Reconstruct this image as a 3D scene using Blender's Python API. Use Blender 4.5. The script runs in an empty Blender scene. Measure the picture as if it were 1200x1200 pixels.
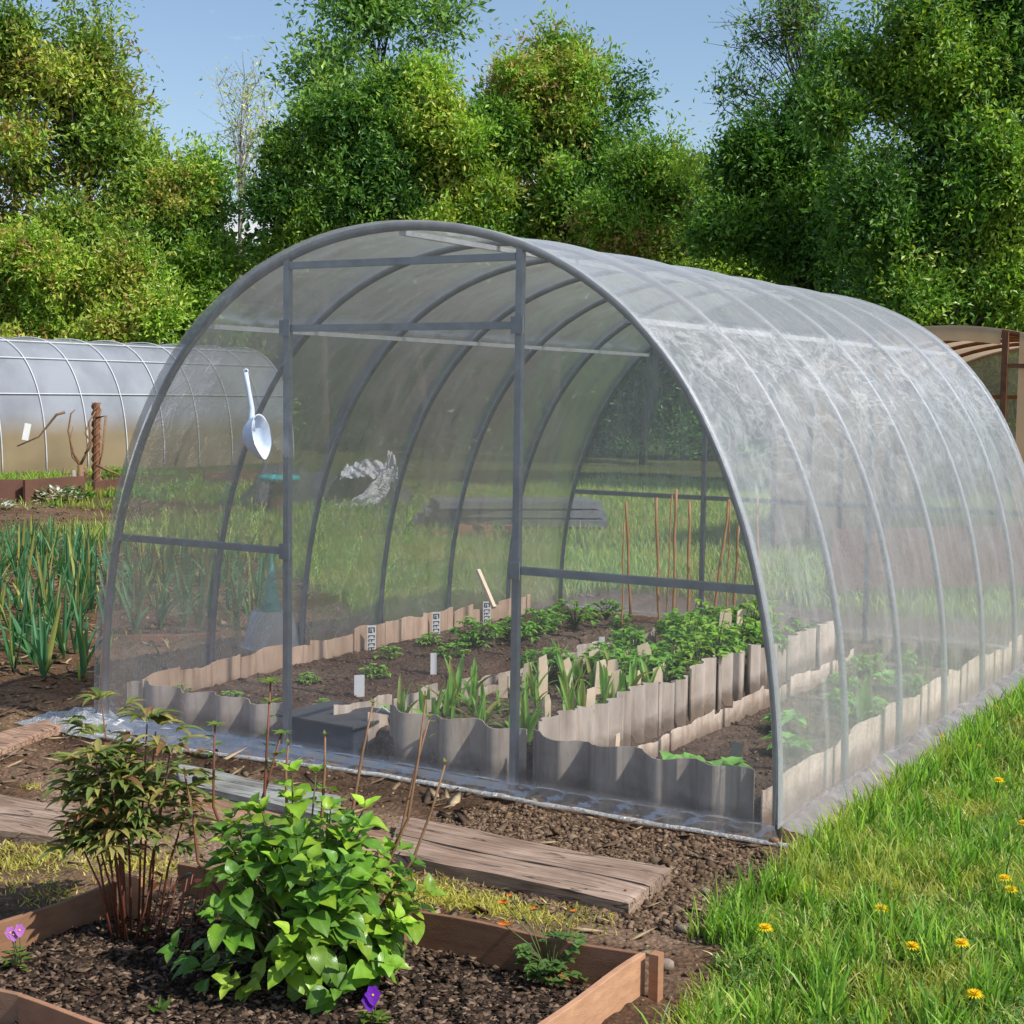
import bpy, math, random
import numpy as np
from mathutils import Vector, Matrix
R = math.radians; PI = math.pi
random.seed(7); rng = np.random.default_rng(7)
sc = bpy.context.scene; COL = sc.collection
# ------------------------------------------------------------------ camera model
F = 1772.6; CAM = (3.20933, -4.53032, 1.41568); YAW = .54029; PIT = -.078189; ROLL = .013425
fw = Vector((-math.sin(YAW)*math.cos(PIT), math.cos(YAW)*math.cos(PIT), math.sin(PIT)))
rt = Vector((math.cos(YAW), math.sin(YAW), 0)); up = rt.cross(fw)
c_, s_ = math.cos(ROLL), math.sin(ROLL); rt, up = c_*rt+s_*up, -s_*rt+c_*up
def ray(px, py): return fw + rt*((px-600)/F) + up*((600-py)/F)
def gp(px, py, z=0.0):                     # point of the ground (height z) seen at a pixel of the photograph
    r = ray(px, py); return Vector(CAM) + r*((z-CAM[2])/r.z)
def at(px, py, D): return Vector(CAM) + ray(px, py)*D
cd = bpy.data.cameras.new('camera'); cam = bpy.data.objects.new('camera', cd); COL.objects.link(cam)
cam.matrix_world = Matrix(((rt.x, up.x, -fw.x, CAM[0]), (rt.y, up.y, -fw.y, CAM[1]), (rt.z, up.z, -fw.z, CAM[2]), (0, 0, 0, 1)))
cd.sensor_width = 36; cd.lens = 36*F/1200; cd.clip_start = .05; cd.clip_end = 3000; sc.camera = cam
# ------------------------------------------------------------------ noise
def _h(i, j, k, s):
    n = (i*374761393 + j*668265263 + k*2147483647 + s*974634777) & 0xffffffff
    n = ((n ^ (n >> 13))*1274126177) & 0xffffffff
    return ((n ^ (n >> 16)) & 0xffff)/65535.0
def vn(x, y, z=0, s=0):
    x = np.asarray(x, float); y = np.asarray(y, float); z = np.asarray(z, float)+np.zeros_like(x)
    i = np.floor(x).astype(np.int64); j = np.floor(y).astype(np.int64); k = np.floor(z).astype(np.int64)
    u, v, w = x-i, y-j, z-k; u = u*u*(3-2*u); v = v*v*(3-2*v); w = w*w*(3-2*w)
    r = 0
    for a in (0, 1):
        for b in (0, 1):
            for c in (0, 1):
                r = r + (u if a else 1-u)*(v if b else 1-v)*(w if c else 1-w)*_h(i+a, j+b, k+c, s)
    return r
def fbm(x, y, z=0, o=4, s=0):
    r = 0; a = .5; t = 0
    for q in range(o):
        r = r + a*vn(np.asarray(x)*2**q, np.asarray(y)*2**q, np.asarray(z)*2**q, s+q*17); t += a; a *= .5
    return r/t
# ------------------------------------------------------------------ object helpers
def link(o, parent=None, loc=None):
    COL.objects.link(o)
    if loc is not None: o.location = loc
    if parent: o.parent = parent
    return o
def tag(o, label=None, cat=None, group=None, kind=None):
    if label: o['label'] = label
    if cat: o['category'] = cat
    if group: o['group'] = group
    if kind: o['kind'] = kind
    return o
def thing(name, loc, label, cat, group=None):
    return tag(link(bpy.data.objects.new(name, None), loc=loc), label, cat, group)
def npmesh(name, V, Fq, mat, parent=None, org=(0, 0, 0), col=None, uv=None, smooth=True):
    """V Nx3 world, Fq list of arrays (quads / tris); org is subtracted"""
    V = np.asarray(V, np.float32)-np.array(org, np.float32)
    if not isinstance(Fq, list): Fq = [Fq]
    Fq = [np.asarray(f, np.int32) for f in Fq if len(f)]
    me = bpy.data.meshes.new(name)
    me.vertices.add(len(V)); me.vertices.foreach_set('co', V.ravel())
    li = np.concatenate([f.ravel() for f in Fq]); tot = np.concatenate([np.full(len(f), f.shape[1], np.int32) for f in Fq])
    st = np.concatenate([[0], np.cumsum(tot)[:-1]]).astype(np.int32)
    me.loops.add(len(li)); me.loops.foreach_set('vertex_index', li.astype(np.int32))
    me.polygons.add(len(tot)); me.polygons.foreach_set('loop_start', st); me.polygons.foreach_set('loop_total', tot)
    me.polygons.foreach_set('use_smooth', np.full(len(tot), smooth, bool))
    if col is not None:
        ca = me.color_attributes.new('col', 'FLOAT_COLOR', 'POINT')
        c4 = np.ones((len(V), 4), np.float32); c4[:, :3] = col; ca.data.foreach_set('color', c4.ravel())
    if uv is not None:
        ul = me.uv_layers.new(name='UVMap'); ul.data.foreach_set('uv', np.asarray(uv, np.float32)[li].ravel())
    me.update(calc_edges=True); me.validate()
    me.materials.append(mat)
    o = bpy.data.objects.new(name, me)
    link(o, parent)
    if parent is None: o.location = org
    return o
class MB:
    """collects simple solids into one mesh"""
    def __init__(s): s.v = []; s.q = []; s.t = []; s.c = []; s.uv = []; s.cc = (1, 1, 1)
    def add(s, V, Q=(), T=(), col=None, uv=None):
        b = len(s.v); s.v += [tuple(p) for p in V]; s.q += [tuple(i+b for i in f) for f in Q]; s.t += [tuple(i+b for i in f) for f in T]
        s.c += [tuple(col or s.cc)]*len(V); s.uv += (uv if uv is not None else [(0, 0)]*len(V)); return s
    def box(s, x0, x1, y0, y1, z0, z1, m=None):
        V = [Vector((x, y, z)) for z in (z0, z1) for y in (y0, y1) for x in (x0, x1)]
        if m: V = [m @ p for p in V]
        return s.add(V, [(0, 2, 3, 1), (4, 5, 7, 6), (0, 1, 5, 4), (2, 6, 7, 3), (0, 4, 6, 2), (1, 3, 7, 5)])
    def tube(s, pts, r, n=8, sq=False, cap=True):
        pts = [Vector(p) for p in pts]; m = len(pts); rs = r if hasattr(r, '__len__') else [r]*m
        V = []; prev = None
        for i, p in enumerate(pts):
            d = (pts[min(i+1, m-1)]-pts[max(i-1, 0)]).normalized()
            a = (Vector((0, 0, 1)) if abs(d.z) < .95 else Vector((0, 1, 0))) if prev is None else prev
            x = (a - d*a.dot(d)).normalized(); y = d.cross(x); prev = x
            for k in range(n):
                t = 2*PI*k/n + (PI/4 if sq else 0); V.append(p + (x*math.cos(t)+y*math.sin(t))*rs[i])
        Q = [(i*n+k, i*n+(k+1) % n, (i+1)*n+(k+1) % n, (i+1)*n+k) for i in range(m-1) for k in range(n)]
        T = []
        if cap:
            V += [pts[0], pts[-1]]; a, b = m*n, m*n+1
            T = [(a, (k+1) % n, k) for k in range(n)]+[(b, (m-1)*n+k, (m-1)*n+(k+1) % n) for k in range(n)]
        return s.add(V, Q, T)
    def lathe(s, prof, n=20, c=(0, 0, 0), m=None):
        V = []
        for r, z in prof:
            for k in range(n):
                p = Vector((r*math.cos(2*PI*k/n), r*math.sin(2*PI*k/n), z)); V.append((m @ p if m else p)+Vector(c))
        Q = [(i*n+k, i*n+(k+1) % n, (i+1)*n+(k+1) % n, (i+1)*n+k) for i in range(len(prof)-1) for k in range(n)]
        return s.add(V, Q)
    def build(s, name, mat, parent=None, org=None, smooth=False, bevel=0):
        if org is None: org = tuple(parent.location) if parent else (0, 0, 0)
        par = parent
        while par is not None and par.parent is not None: par = par.parent; org = tuple(par.location)
        o = npmesh(name, s.v, [np.array(s.q).reshape(-1, 4), np.array(s.t).reshape(-1, 3)], mat, parent, org, col=np.array(s.c), uv=np.array(s.uv), smooth=smooth)
        if bevel:
            b = o.modifiers.new('bevel', 'BEVEL'); b.width = bevel; b.segments = 2; b.limit_method = 'ANGLE'
        return o
def copy_tree(o, parent=None):
    c = o.copy(); COL.objects.link(c)
    if parent: c.parent = parent
    for ch in list(o.children): copy_tree(ch, c)
    return c
# ------------------------------------------------------------------ materials
class N:
    def __init__(s, name):
        s.m = bpy.data.materials.new(name); s.m.use_nodes = True; s.t = s.m.node_tree; s.t.nodes.clear()
        s.out = s.n('ShaderNodeOutputMaterial')
    def n(s, ty, ins=None, **kw):
        x = s.t.nodes.new(ty)
        for k, v in kw.items(): setattr(x, k, v)
        for k, v in (ins or {}).items(): s.set(x, k, v)
        return x
    def set(s, x, k, v):
        if isinstance(v, bpy.types.NodeSocket): s.t.links.new(v, x.inputs[k])
        elif isinstance(v, tuple) and len(v) == 3 and x.inputs[k].type == 'RGBA': x.inputs[k].default_value = (*v, 1)
        else: x.inputs[k].default_value = v
    def coord(s, kind='Object', scale=(1, 1, 1)):
        c = s.n('ShaderNodeTexCoord').outputs[kind]
        return s.n('ShaderNodeMapping', {'Vector': c, 'Scale': Vector(scale)}).outputs[0]
    def noise(s, vec, scale, detail=4, rough=.55, dist=0):
        return s.n('ShaderNodeTexNoise', {'Vector': vec, 'Scale': scale, 'Detail': detail, 'Roughness': rough, 'Distortion': dist}).outputs['Fac']
    def ramp(s, f, a, b, c0=(0, 0, 0), c1=(1, 1, 1)):
        r = s.n('ShaderNodeValToRGB', {'Fac': f}); e = r.color_ramp.elements
        e[0].position = a; e[1].position = b; e[0].color = (*c0, 1); e[1].color = (*c1, 1); return r.outputs[0]
    def mixc(s, f, a, b, mode='MIX'):
        x = s.n('ShaderNodeMix', data_type='RGBA', blend_type=mode)
        for i, v in ((0, f), (6, a), (7, b)):
            if isinstance(v, bpy.types.NodeSocket): s.t.links.new(v, x.inputs[i])
            else: x.inputs[i].default_value = (*v, 1) if isinstance(v, tuple) else v
        return x.outputs[2]
    def math(s, op, a, b=0.0, clamp=False):
        x = s.n('ShaderNodeMath', operation=op, use_clamp=clamp)
        for i, v in ((0, a), (1, b)):
            if isinstance(v, bpy.types.NodeSocket): s.t.links.new(v, x.inputs[i])
            else: x.inputs[i].default_value = v
        return x.outputs[0]
    def mixs(s, f, a, b): 
        x = s.n('ShaderNodeMixShader'); s.set(x, 0, f); s.t.links.new(a, x.inputs[1]); s.t.links.new(b, x.inputs[2]); return x.outputs[0]
    def bump(s, h, st=.3, dist=.01): return s.n('ShaderNodeBump', {'Height': h, 'Strength': st, 'Distance': dist}).outputs[0]
    def end(s, sh): s.t.links.new(sh, s.out.inputs[0]); return s.m
def simple(name, c0, c1=None, rough=.7, metal=0, scale=8, bump=.2, bscale=40, stretch=(1, 1, 1), spec=.4, dist=.005, vcol=False, seed_obj=False):
    k = N(name); v = k.coord('Object', stretch); c1 = c1 or tuple(x*.7 for x in c0)
    n = k.noise(v, scale, 6, .6); col = k.mixc(k.ramp(n, .3, .7), c0, c1)
    if vcol: col = k.mixc(1.0, col, k.n('ShaderNodeAttribute', attribute_name='col').outputs['Color'], 'MULTIPLY')
    h = k.noise(v, bscale, 5, .6)
    p = k.n('ShaderNodeBsdfPrincipled', {'Base Color': col, 'Roughness': rough, 'Metallic': metal, 'Specular IOR Level': spec, 'Normal': k.bump(h, bump, dist)})
    return k.end(p.outputs[0])
def panelmat():
    k = N('weathered fibre sheet'); v = k.coord('Object', (1, 1, .5)); n = k.noise(v, 7, 6, .6); z = k.n('ShaderNodeSeparateXYZ', {'Vector': k.n('ShaderNodeTexCoord').outputs['Object']}).outputs[2]
    col = k.mixc(k.ramp(n, .3, .7), (.74, .63, .54), (.48, .39, .32)); st = k.noise(k.coord('Object', (22, 22, 1.6)), 1.6, 4); col = k.mixc(k.ramp(st, .5, .75), col, k.mixc(1.0, col, (.62, .55, .5), 'MULTIPLY'))
    mud = k.math('ADD', z, k.math('MULTIPLY', k.noise(k.coord('Object'), 22, 4), -.09)); col = k.mixc(k.ramp(mud, .0, .06, (.85, .85, .85), (0, 0, 0)), col, (.20, .14, .10))
    col = k.mixc(1.0, col, k.n('ShaderNodeAttribute', attribute_name='col').outputs['Color'], 'MULTIPLY')
    return k.end(k.n('ShaderNodeBsdfPrincipled', {'Base Color': col, 'Roughness': .85, 'Normal': k.bump(k.noise(v, 60, 5), .3, .005)}).outputs[0])
def leafmat(name, tint=(1, 1, 1), trans=.35, rough=.45, veins=False, spec=.4, detail=0):
    k = N(name); col = k.n('ShaderNodeAttribute', attribute_name='col').outputs['Color']
    col = k.mixc(1.0, col, tint, 'MULTIPLY')
    ins = {'Roughness': rough, 'Specular IOR Level': spec}
    if veins:
        uv = k.n('ShaderNodeTexCoord').outputs['UV']; sp = k.n('ShaderNodeSeparateXYZ', {'Vector': uv})
        a = k.math('ABSOLUTE', k.math('SUBTRACT', sp.outputs[1], .5))
        mid = k.math('LESS_THAN', a, .018)
        u = k.math('SUBTRACT', k.math('MULTIPLY', sp.outputs[0], 9.0), k.math('MULTIPLY', a, 7.0))
        fr = k.math('FRACT', u); side = k.math('ABSOLUTE', k.math('SUBTRACT', fr, .5))
        vein = k.math('MAXIMUM', mid, k.ramp(side, .40, .5))
        col = k.mixc(k.math('MULTIPLY', vein, .5), col, (.30, .42, .10))
        nz = k.noise(k.coord('Object'), 60, 3)
        col = k.mixc(k.ramp(nz, .35, .75), col, k.mixc(1.0, col, (.7, .75, .6), 'MULTIPLY'))
        ins['Normal'] = k.bump(k.math('SUBTRACT', 1.0, vein), .35, .002)
    p = k.n('ShaderNodeBsdfPrincipled', {**ins, 'Base Color': col})
    tr = k.n('ShaderNodeBsdfTranslucent', {'Color': k.mixc(1.0, col, (1.35, 1.5, .6), 'MULTIPLY')})
    return k.end(k.mixs(trans, p.outputs[0], tr.outputs[0]))
def film(name, haze, var, scale=3, stretch=(1, 1, 1), bump=.35, tint=(.93, .93, .94), gloss=.10, hi=None, edge=.5, grough=.16, cr=1.0):
    k = N(name); v = k.coord('Object', stretch)
    n1 = k.noise(v, scale, 6, .62, .8); n2 = k.noise(v, scale*5, 5, .65, 1.2)
    w = k.math('ADD', k.math('MULTIPLY', n1, .6), k.math('MULTIPLY', n2, .4))
    cre = k.ramp(k.math('ABSOLUTE', k.math('SUBTRACT', k.noise(v, scale*1.7, 3, .5, 2.2), .5)), 0, .03, (1, 1, 1), (0, 0, 0))
    h = k.math('ADD', haze, k.math('MULTIPLY', k.math('SUBTRACT', w, .5), var*2))
    h = k.math('ADD', h, k.math('MULTIPLY', cre, var*.45*cr))
    a_ = k.n('ShaderNodeSeparateColor', {'Color': k.n('ShaderNodeAttribute', attribute_name='col').outputs['Color']})
    a, cm = a_.outputs[0], a_.outputs[1]
    h = k.math('MULTIPLY', h, a)
    v2 = k.coord('Object', (1.0, .55, 1.0))
    def ridge(sc_, wd): return k.ramp(k.math('ABSOLUTE', k.math('SUBTRACT', k.noise(v2, sc_, 5, .6, 1.6), .5)), 0, wd, (1, 1, 1), (0, 0, 0))
    crk = k.math('ADD', k.math('MULTIPLY', ridge(3.6, .045), .6), k.math('MULTIPLY', ridge(11, .07), .4))
    h = k.math('ADD', h, k.math('MULTIPLY', k.math('MULTIPLY', crk, cm), .36))
    f = k.n('ShaderNodeLayerWeight', {'Blend': .5}).outputs['Facing']
    h = k.math('ADD', h, k.math('MULTIPLY', k.math('POWER', f, 3.0), edge), clamp=True)
    nor = k.bump(k.math('ADD', k.math('ADD', w, k.math('MULTIPLY', cre, .25*cr)), k.math('MULTIPLY', k.math('MULTIPLY', crk, cm), 1.6)), bump, .03)
    d = k.n('ShaderNodeBsdfDiffuse', {'Color': tint, 'Normal': nor}); t = k.n('ShaderNodeBsdfTranslucent', {'Color': tint, 'Normal': nor})
    dt = k.mixs(.5, d.outputs[0], t.outputs[0])
    tp = k.n('ShaderNodeBsdfTransparent', {'Color': (.97, .975, .98)})
    s = k.mixs(h, tp.outputs[0], dt)
    g = k.n('ShaderNodeBsdfGlossy', {'Roughness': grough, 'Color': (1, 1, 1), 'Normal': nor})
    fr = k.n('ShaderNodeFresnel', {'IOR': 1.35, 'Normal': nor}).outputs[0]
    return k.end(k.mixs(k.math('ADD', k.math('MULTIPLY', fr, .55), gloss*.5, clamp=True), s, g.outputs[0]))
M = {}
M['steel'] = simple('galvanised steel', (.33, .34, .355), (.23, .24, .25), rough=.45, metal=.35, scale=14, bump=.1)
M['steel_light'] = simple('bright galvanised steel', (.62, .62, .63), (.45, .46, .48), rough=.4, metal=.2, scale=14, bump=.1)
M['film_side'] = film('side film', .23, .17, 2.2, (1, 1, 1), bump=.22, gloss=.05, edge=.10, grough=.30, cr=.35, tint=(.97, .98, .99))
M['film_front'] = film('front film', .065, .05, 1.6, (1, 1, .8), bump=.10, gloss=.0, edge=.13, cr=.4, tint=(1.0, .985, .96))
M['film_back'] = film('rear film', .17, .16, 3, (3.5, 1, .35), bump=.08, gloss=.02, edge=.2, cr=.3, tint=(.98, .99, .98))
M['film_hem'] = film('bunched film', .32, .4, 9, (1, 1, 1), bump=.6, gloss=.03, tint=(.95,.93,.90))
M['panel'] = panelmat()
k = N('weathered plank'); v = k.coord('Object', (1.0, 14, 14)); v3 = k.coord('Object')
n_ = k.noise(v, 5, 6, .65); n2_ = k.noise(v3, 3.5, 4); kn = k.n('ShaderNodeTexVoronoi', {'Vector': k.coord('Object', (1.0, 2.2, 1.0)), 'Scale': 4.2}).outputs['Distance']
col = k.mixc(k.ramp(n_, .3, .7), (.54, .40, .31), (.22, .15, .11)); col = k.mixc(k.ramp(n2_, .4, .7), col, k.mixc(1.0, col, (.62, .58, .56), 'MULTIPLY')); col = k.mixc(k.ramp(kn, .03, .09, (1, 1, 1), (0, 0, 0)), col, (.09, .06, .045))
ck = k.ramp(k.math('ABSOLUTE', k.math('SUBTRACT', k.noise(k.coord('Object', (.7, 9, 9)), 2.3, 3, .5, .4), .5)), 0, .012, (1, 1, 1), (0, 0, 0)); col = k.mixc(k.math('MULTIPLY', ck, .8), col, (.05, .035, .028))
col = k.mixc(1.0, col, k.n('ShaderNodeAttribute', attribute_name='col').outputs['Color'], 'MULTIPLY')
p_ = k.n('ShaderNodeBsdfPrincipled', {'Base Color': col, 'Roughness': .9, 'Specular IOR Level': .2, 'Normal': k.bump(k.math('SUBTRACT', n_, ck), .9, .006)}); M['wood_old'] = k.end(p_.outputs[0])
M['wood_plain'] = simple('old plank wood', (.52, .385, .30), (.25, .17, .125), rough=.9, scale=5, bump=.8, bscale=16, stretch=(1.2, 16, 16), dist=.006, vcol=True)
M['ply'] = simple('edging board', (.40, .23, .14), (.27, .145, .085), rough=.7, scale=4, bump=.25, bscale=30, stretch=(3, 3, 12), vcol=True)
M['bark'] = simple('tree bark', (.10, .075, .055), (.05, .04, .03), rough=.95, scale=6, bump=.8, bscale=10, stretch=(1, 1, .3), dist=.03)
M['birch'] = simple('pale bark', (.45, .40, .34), (.15, .12, .10), rough=.9, scale=3, bump=.4, bscale=8, dist=.02)
M['cane'] = simple('bamboo cane', (.50, .27, .12), (.36, .17, .07), rough=.5, scale=12, bump=.1)
M['tagwood'] = simple('plywood marker', (.88, .70, .52), (.74, .55, .38), rough=.8, scale=15, bump=.2)
M['white'] = simple('white plastic', (.80, .80, .79), (.68, .68, .68), rough=.5, scale=9, bump=.03)
M['ink'] = simple('dark print', (.03, .03, .035), (.05, .05, .05), rough=.6)
M['ladle'] = simple('pale blue plastic', (.62, .70, .82), (.56, .64, .78), rough=.32, scale=9, bump=.03)
M['grey'] = simple('grey slate board', (.10, .10, .105), (.06, .06, .065), rough=.6, scale=6, bump=.3)
M['bluegrey'] = simple('blue grey plastic', (.10, .12, .15), (.05, .06, .09), rough=.4, scale=4, bump=.3)
M['stem'] = simple('green stem', (.12, .16, .05), (.10, .12, .04), rough=.6)
M['redstem'] = simple('reddish stem', (.22, .07, .045), (.15, .06, .03), rough=.5)
M['twig'] = simple('brown twig', (.30, .17, .09), (.18, .09, .05), rough=.7, scale=30)
M['leaf'] = leafmat('leaf', veins=True, trans=.22, rough=.36, spec=.5)
M['leaf_plain'] = leafmat('soft leaf', trans=.3)
M['leaf_far'] = leafmat('tree leaf', trans=.32, rough=.42)
M['grass'] = leafmat('grass blade', trans=.42, rough=.45)
M['petal'] = leafmat('petal', trans=.3, rough=.6, spec=.2)
M['soilbit'] = simple('soil clod', (1, 1, 1), (.55, .52, .5), rough=.95, scale=30, bump=.6, bscale=60, vcol=True, spec=.15)
M['rust'] = simple('rusty frame', (.26, .11, .05), (.14, .06, .035), rough=.8, scale=12, bump=.3)
M['teal'] = simple('teal plastic', (.05, .42, .42), (.04, .34, .36), rough=.4)
# ------------------------------------------------------------------ arch of the tunnel
A_ = (2.01843, 1.03056, .88151); SP = .65651; B_ = (.0573470, -.0207497, .0057459, .0095541, .0017327)
def arch(t, off=0.0):
    c, s = math.cos(t), math.sin(t); H, p, q = A_; b = B_
    x = 1.5*math.copysign(abs(c)**p, c)+b[0]*math.sin(2*t)+b[1]*math.sin(4*t)+b[3]*s*s; z = H*abs(s)**q+b[2]*math.sin(3*t)*s+b[4]*math.sin(2*t)
    if off:
        e = 1e-3; x1, z1 = arch(min(t+e, PI)); x0, z0 = arch(max(t-e, 0)); dx, dz = x1-x0, z1-z0; l = math.hypot(dx, dz) or 1
        x += dz/l*off; z += -dx/l*off
    return x, z
L_ = 6*SP; PA = .5143; ZB = .7983; ZT = 1.8876; ZT2 = 1.6515; TP = 2.19434
def arch_z_at(x):
    lo, hi = (.0, PI/2) if x > 0 else (PI/2, PI)
    for _ in range(40):
        m = (lo+hi)/2
        if (arch(m)[0] > x): lo = m
        else: hi = m
    return arch(lo)[1]
def arch_x_at(z, side):
    lo, hi = 0, PI/2
    for _ in range(40):
        m = (lo+hi)/2
        t = m if side > 0 else PI-m
        if arch(t)[1] < z: lo = m
        else: hi = m
    return arch(lo if side > 0 else PI-lo)[0]
tun = thing('tunnel_greenhouse', (0, 0, 0), 'large tunnel greenhouse of grey steel arches covered with clear film, in the middle', 'greenhouse')
for k in range(7):
    MB().tube([(arch(PI*i/64)[0], k*SP, max(0, arch(PI*i/64)[1])) for i in range(65)], .0165 if k == 0 else .0135, 10).build('arch_rib', M['steel'], tun, smooth=True)
for yy in (0.0, L_):
    for sx in (-1, 1):
        MB().tube([(sx*PA, yy, 0), (sx*PA, yy, arch_z_at(sx*PA)-.008)], .018, 4, sq=True).build('door_post', M['steel'], tun)
    for sx in (-1, 1):
        xe = arch_x_at(ZB, sx)
        MB().tube([(sx*(PA+.016), yy, ZB), (xe-sx*.01, yy, ZB)], .019, 4, sq=True).build('crossbar', M['steel'], tun)
    for z in ((ZT, ZT2) if yy == 0 else (ZT2, ZB)):
        MB().tube([(-PA+.016, yy, z), (PA-.016, yy, z)], .018, 4, sq=True).build('crossbar', M['steel'], tun)
MB().tube([(-PA+.016, 0, .02), (PA-.016, 0, .02)], .014, 4, sq=True).build('sill_bar', M['steel_light'], tun)
for t in (TP, PI-TP, PI/2):
    x, z = arch(t, -.022)
    MB().tube([(x, .0, z), (x, L_, z)], .0135, 4, sq=True).build('purlin', M['steel_light'], tun)
for sx in (-1, 1):
    for z in (ZB, ZT2):
        MB().box(sx*PA-.024, sx*PA+.024, -.024, -.017, z-.03, z+.03).build('joint_plate', M['steel'], tun)
# side film
nt, ny = 150, 260
T = np.linspace(0, PI, nt); Y = np.linspace(-.045, L_+.03, ny)
AX = np.array([arch(t, .019) for t in T]); 
NX = np.gradient(AX[:, 1]); NZ = -np.gradient(AX[:, 0]); nl = np.hypot(NX, NZ); NX /= nl; NZ /= nl
TT, YY = np.meshgrid(T, Y, indexing='ij')
arc = np.concatenate([[0], np.cumsum(np.hypot(*np.diff(AX, axis=0).T))])[:, None]+0*YY
fr = (YY/SP) % 1.0; belly = np.sin(PI*fr)
inside = (YY > 0) & (YY < L_)
disp = -.012*belly**.7*inside + .018*belly*(fbm(YY*5, arc*2.2, 0, 5, 3)-.5)*2 + .007*belly*(fbm(YY*16, arc*9, 0, 4, 5)-.5)*2
disp += .006*(fbm(YY*22, arc*2, 0, 3, 8)-.5)*((YY < .05) | (YY > L_))
ub = np.exp(-((T-.80)/.25)**2)[:, None]*(T[:, None] < PI/2); disp = disp+ub*belly*(.016*(fbm(YY*11, arc*7, 0, 4, 71)-.5)-.012*np.exp(-(np.abs(fbm(YY*4.5, arc*4.5, 0, 3, 73)-.5)/.03)**2))
X = AX[:, 0][:, None]+NX[:, None]*disp; Z = AX[:, 1][:, None]+NZ[:, None]*disp
P = np.stack([X, YY, Z], -1)
# skirts lying on the ground on both sides
def skirt(side, n=12):
    rows = []
    base = P[0] if side > 0 else P[-1]
    for j in range(1, n+1):
        u = j/n; y = base[:, 1]; w = .05+.11*fbm(y*1.6+side*9, y*0+side, 0, 3, 11)
        fold = .05*(fbm(y*11, u*3+y*0, 0, 4, 4)-.5)*math.sin(PI*min(u*1.1, 1))
        x = base[:, 0]+side*(w*u); z = base[:, 2]*(1-u)+.012+.035*np.abs(fbm(y*13, u*5+y*0, 0, 4, 31)-.35)*(1-u*.4)+fold*.5
        rows.append(np.stack([x+fold*side*.3, y+0*x, z], -1))
    return rows
low = .045
P[0, :, 2] = np.maximum(P[0, :, 2], low); P[-1, :, 2] = np.maximum(P[-1, :, 2], low)
rows = skirt(1)[::-1]+list(P)+skirt(-1)
G = np.array(rows); a, b = G.shape[:2]
def gridf(a, b, off=0):
    i, j = np.meshgrid(np.arange(a-1), np.arange(b-1), indexing='ij'); k = (i*b+j).ravel()+off
    return np.stack([k, k+1, k+b+1, k+b], -1)
# haze by arch angle; the ceiling's sunlit brightness is put in over the crown
tcol = np.concatenate([np.full(12, 1.35), 1.0+.0*T, np.full(12, 1.35)])
tt = np.concatenate([np.zeros(12), T, np.full(12, PI)])
tcol = np.interp(tt, [0, .35, .62, PI-TP, PI-TP+.02, 1.7, TP, 2.5, 2.85, PI], [.8, .65, .8, 1.05, 1.25, 1.9, 1.75, .95, .42, .5]); tcol[:12] = 1.2; tcol[-12:] = 1.2
tcol[12:24] = np.linspace(1.2, .8, 12)
upper = np.exp(-((tt-.80)/.22)**2)*(tt < PI-TP)     # crinkled band under the right purlin, its bright whiteness put into the haze
cr_ = np.abs(fbm(G[:, :, 1]*4, tt[:, None]*7+G[:, :, 1]*0, 0, 5, 91)-.5)
cr2 = fbm(G[:, :, 1]*9, tt[:, None]*16+G[:, :, 1]*0, 0, 4, 95)
cv = tcol[:, None]+upper[:, None]*(.35+1.3*np.exp(-(cr_/.03)**2)*cr2+.8*(cr2-.45))
seam = np.exp(-((tt[:, None]-.50-.04*np.sin(G[:, :, 1]*3)-.03*fbm(G[:, :, 1]*7, 0*tt[:, None]+G[:, :, 1]*0, 0, 3, 8))/.0035)**2)*(tt[:, None] < PI-TP)*(vn(G[:, :, 1]*1.4, 3+0*tt[:, None], 0, 12) > .5); cv = cv+.75*seam
streak = fbm(G[:, :, 1]*16, tt[:, None]*1.2+G[:, :, 1]*0, 0, 3, 97); cv = cv+(tt[:, None] < .45)*1.5*np.maximum(0, streak-.58)
colr = np.zeros((cv.size, 3)); colr[:, 0] = cv.ravel(); mk_ = np.clip(np.exp(-((tt[:, None]-.80)/.24)**2)*(tt[:, None] < PI-TP)*(.35+1.1*fbm(G[:, :, 1]*1.3, tt[:, None]*2+G[:, :, 1]*0, 0, 3, 19)), 0, 1)+.10; colr[:, 1] = mk_.ravel()
npmesh('cover_film', G.reshape(-1, 3), gridf(a, b), M['film_side'], tun, col=colr)
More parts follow.
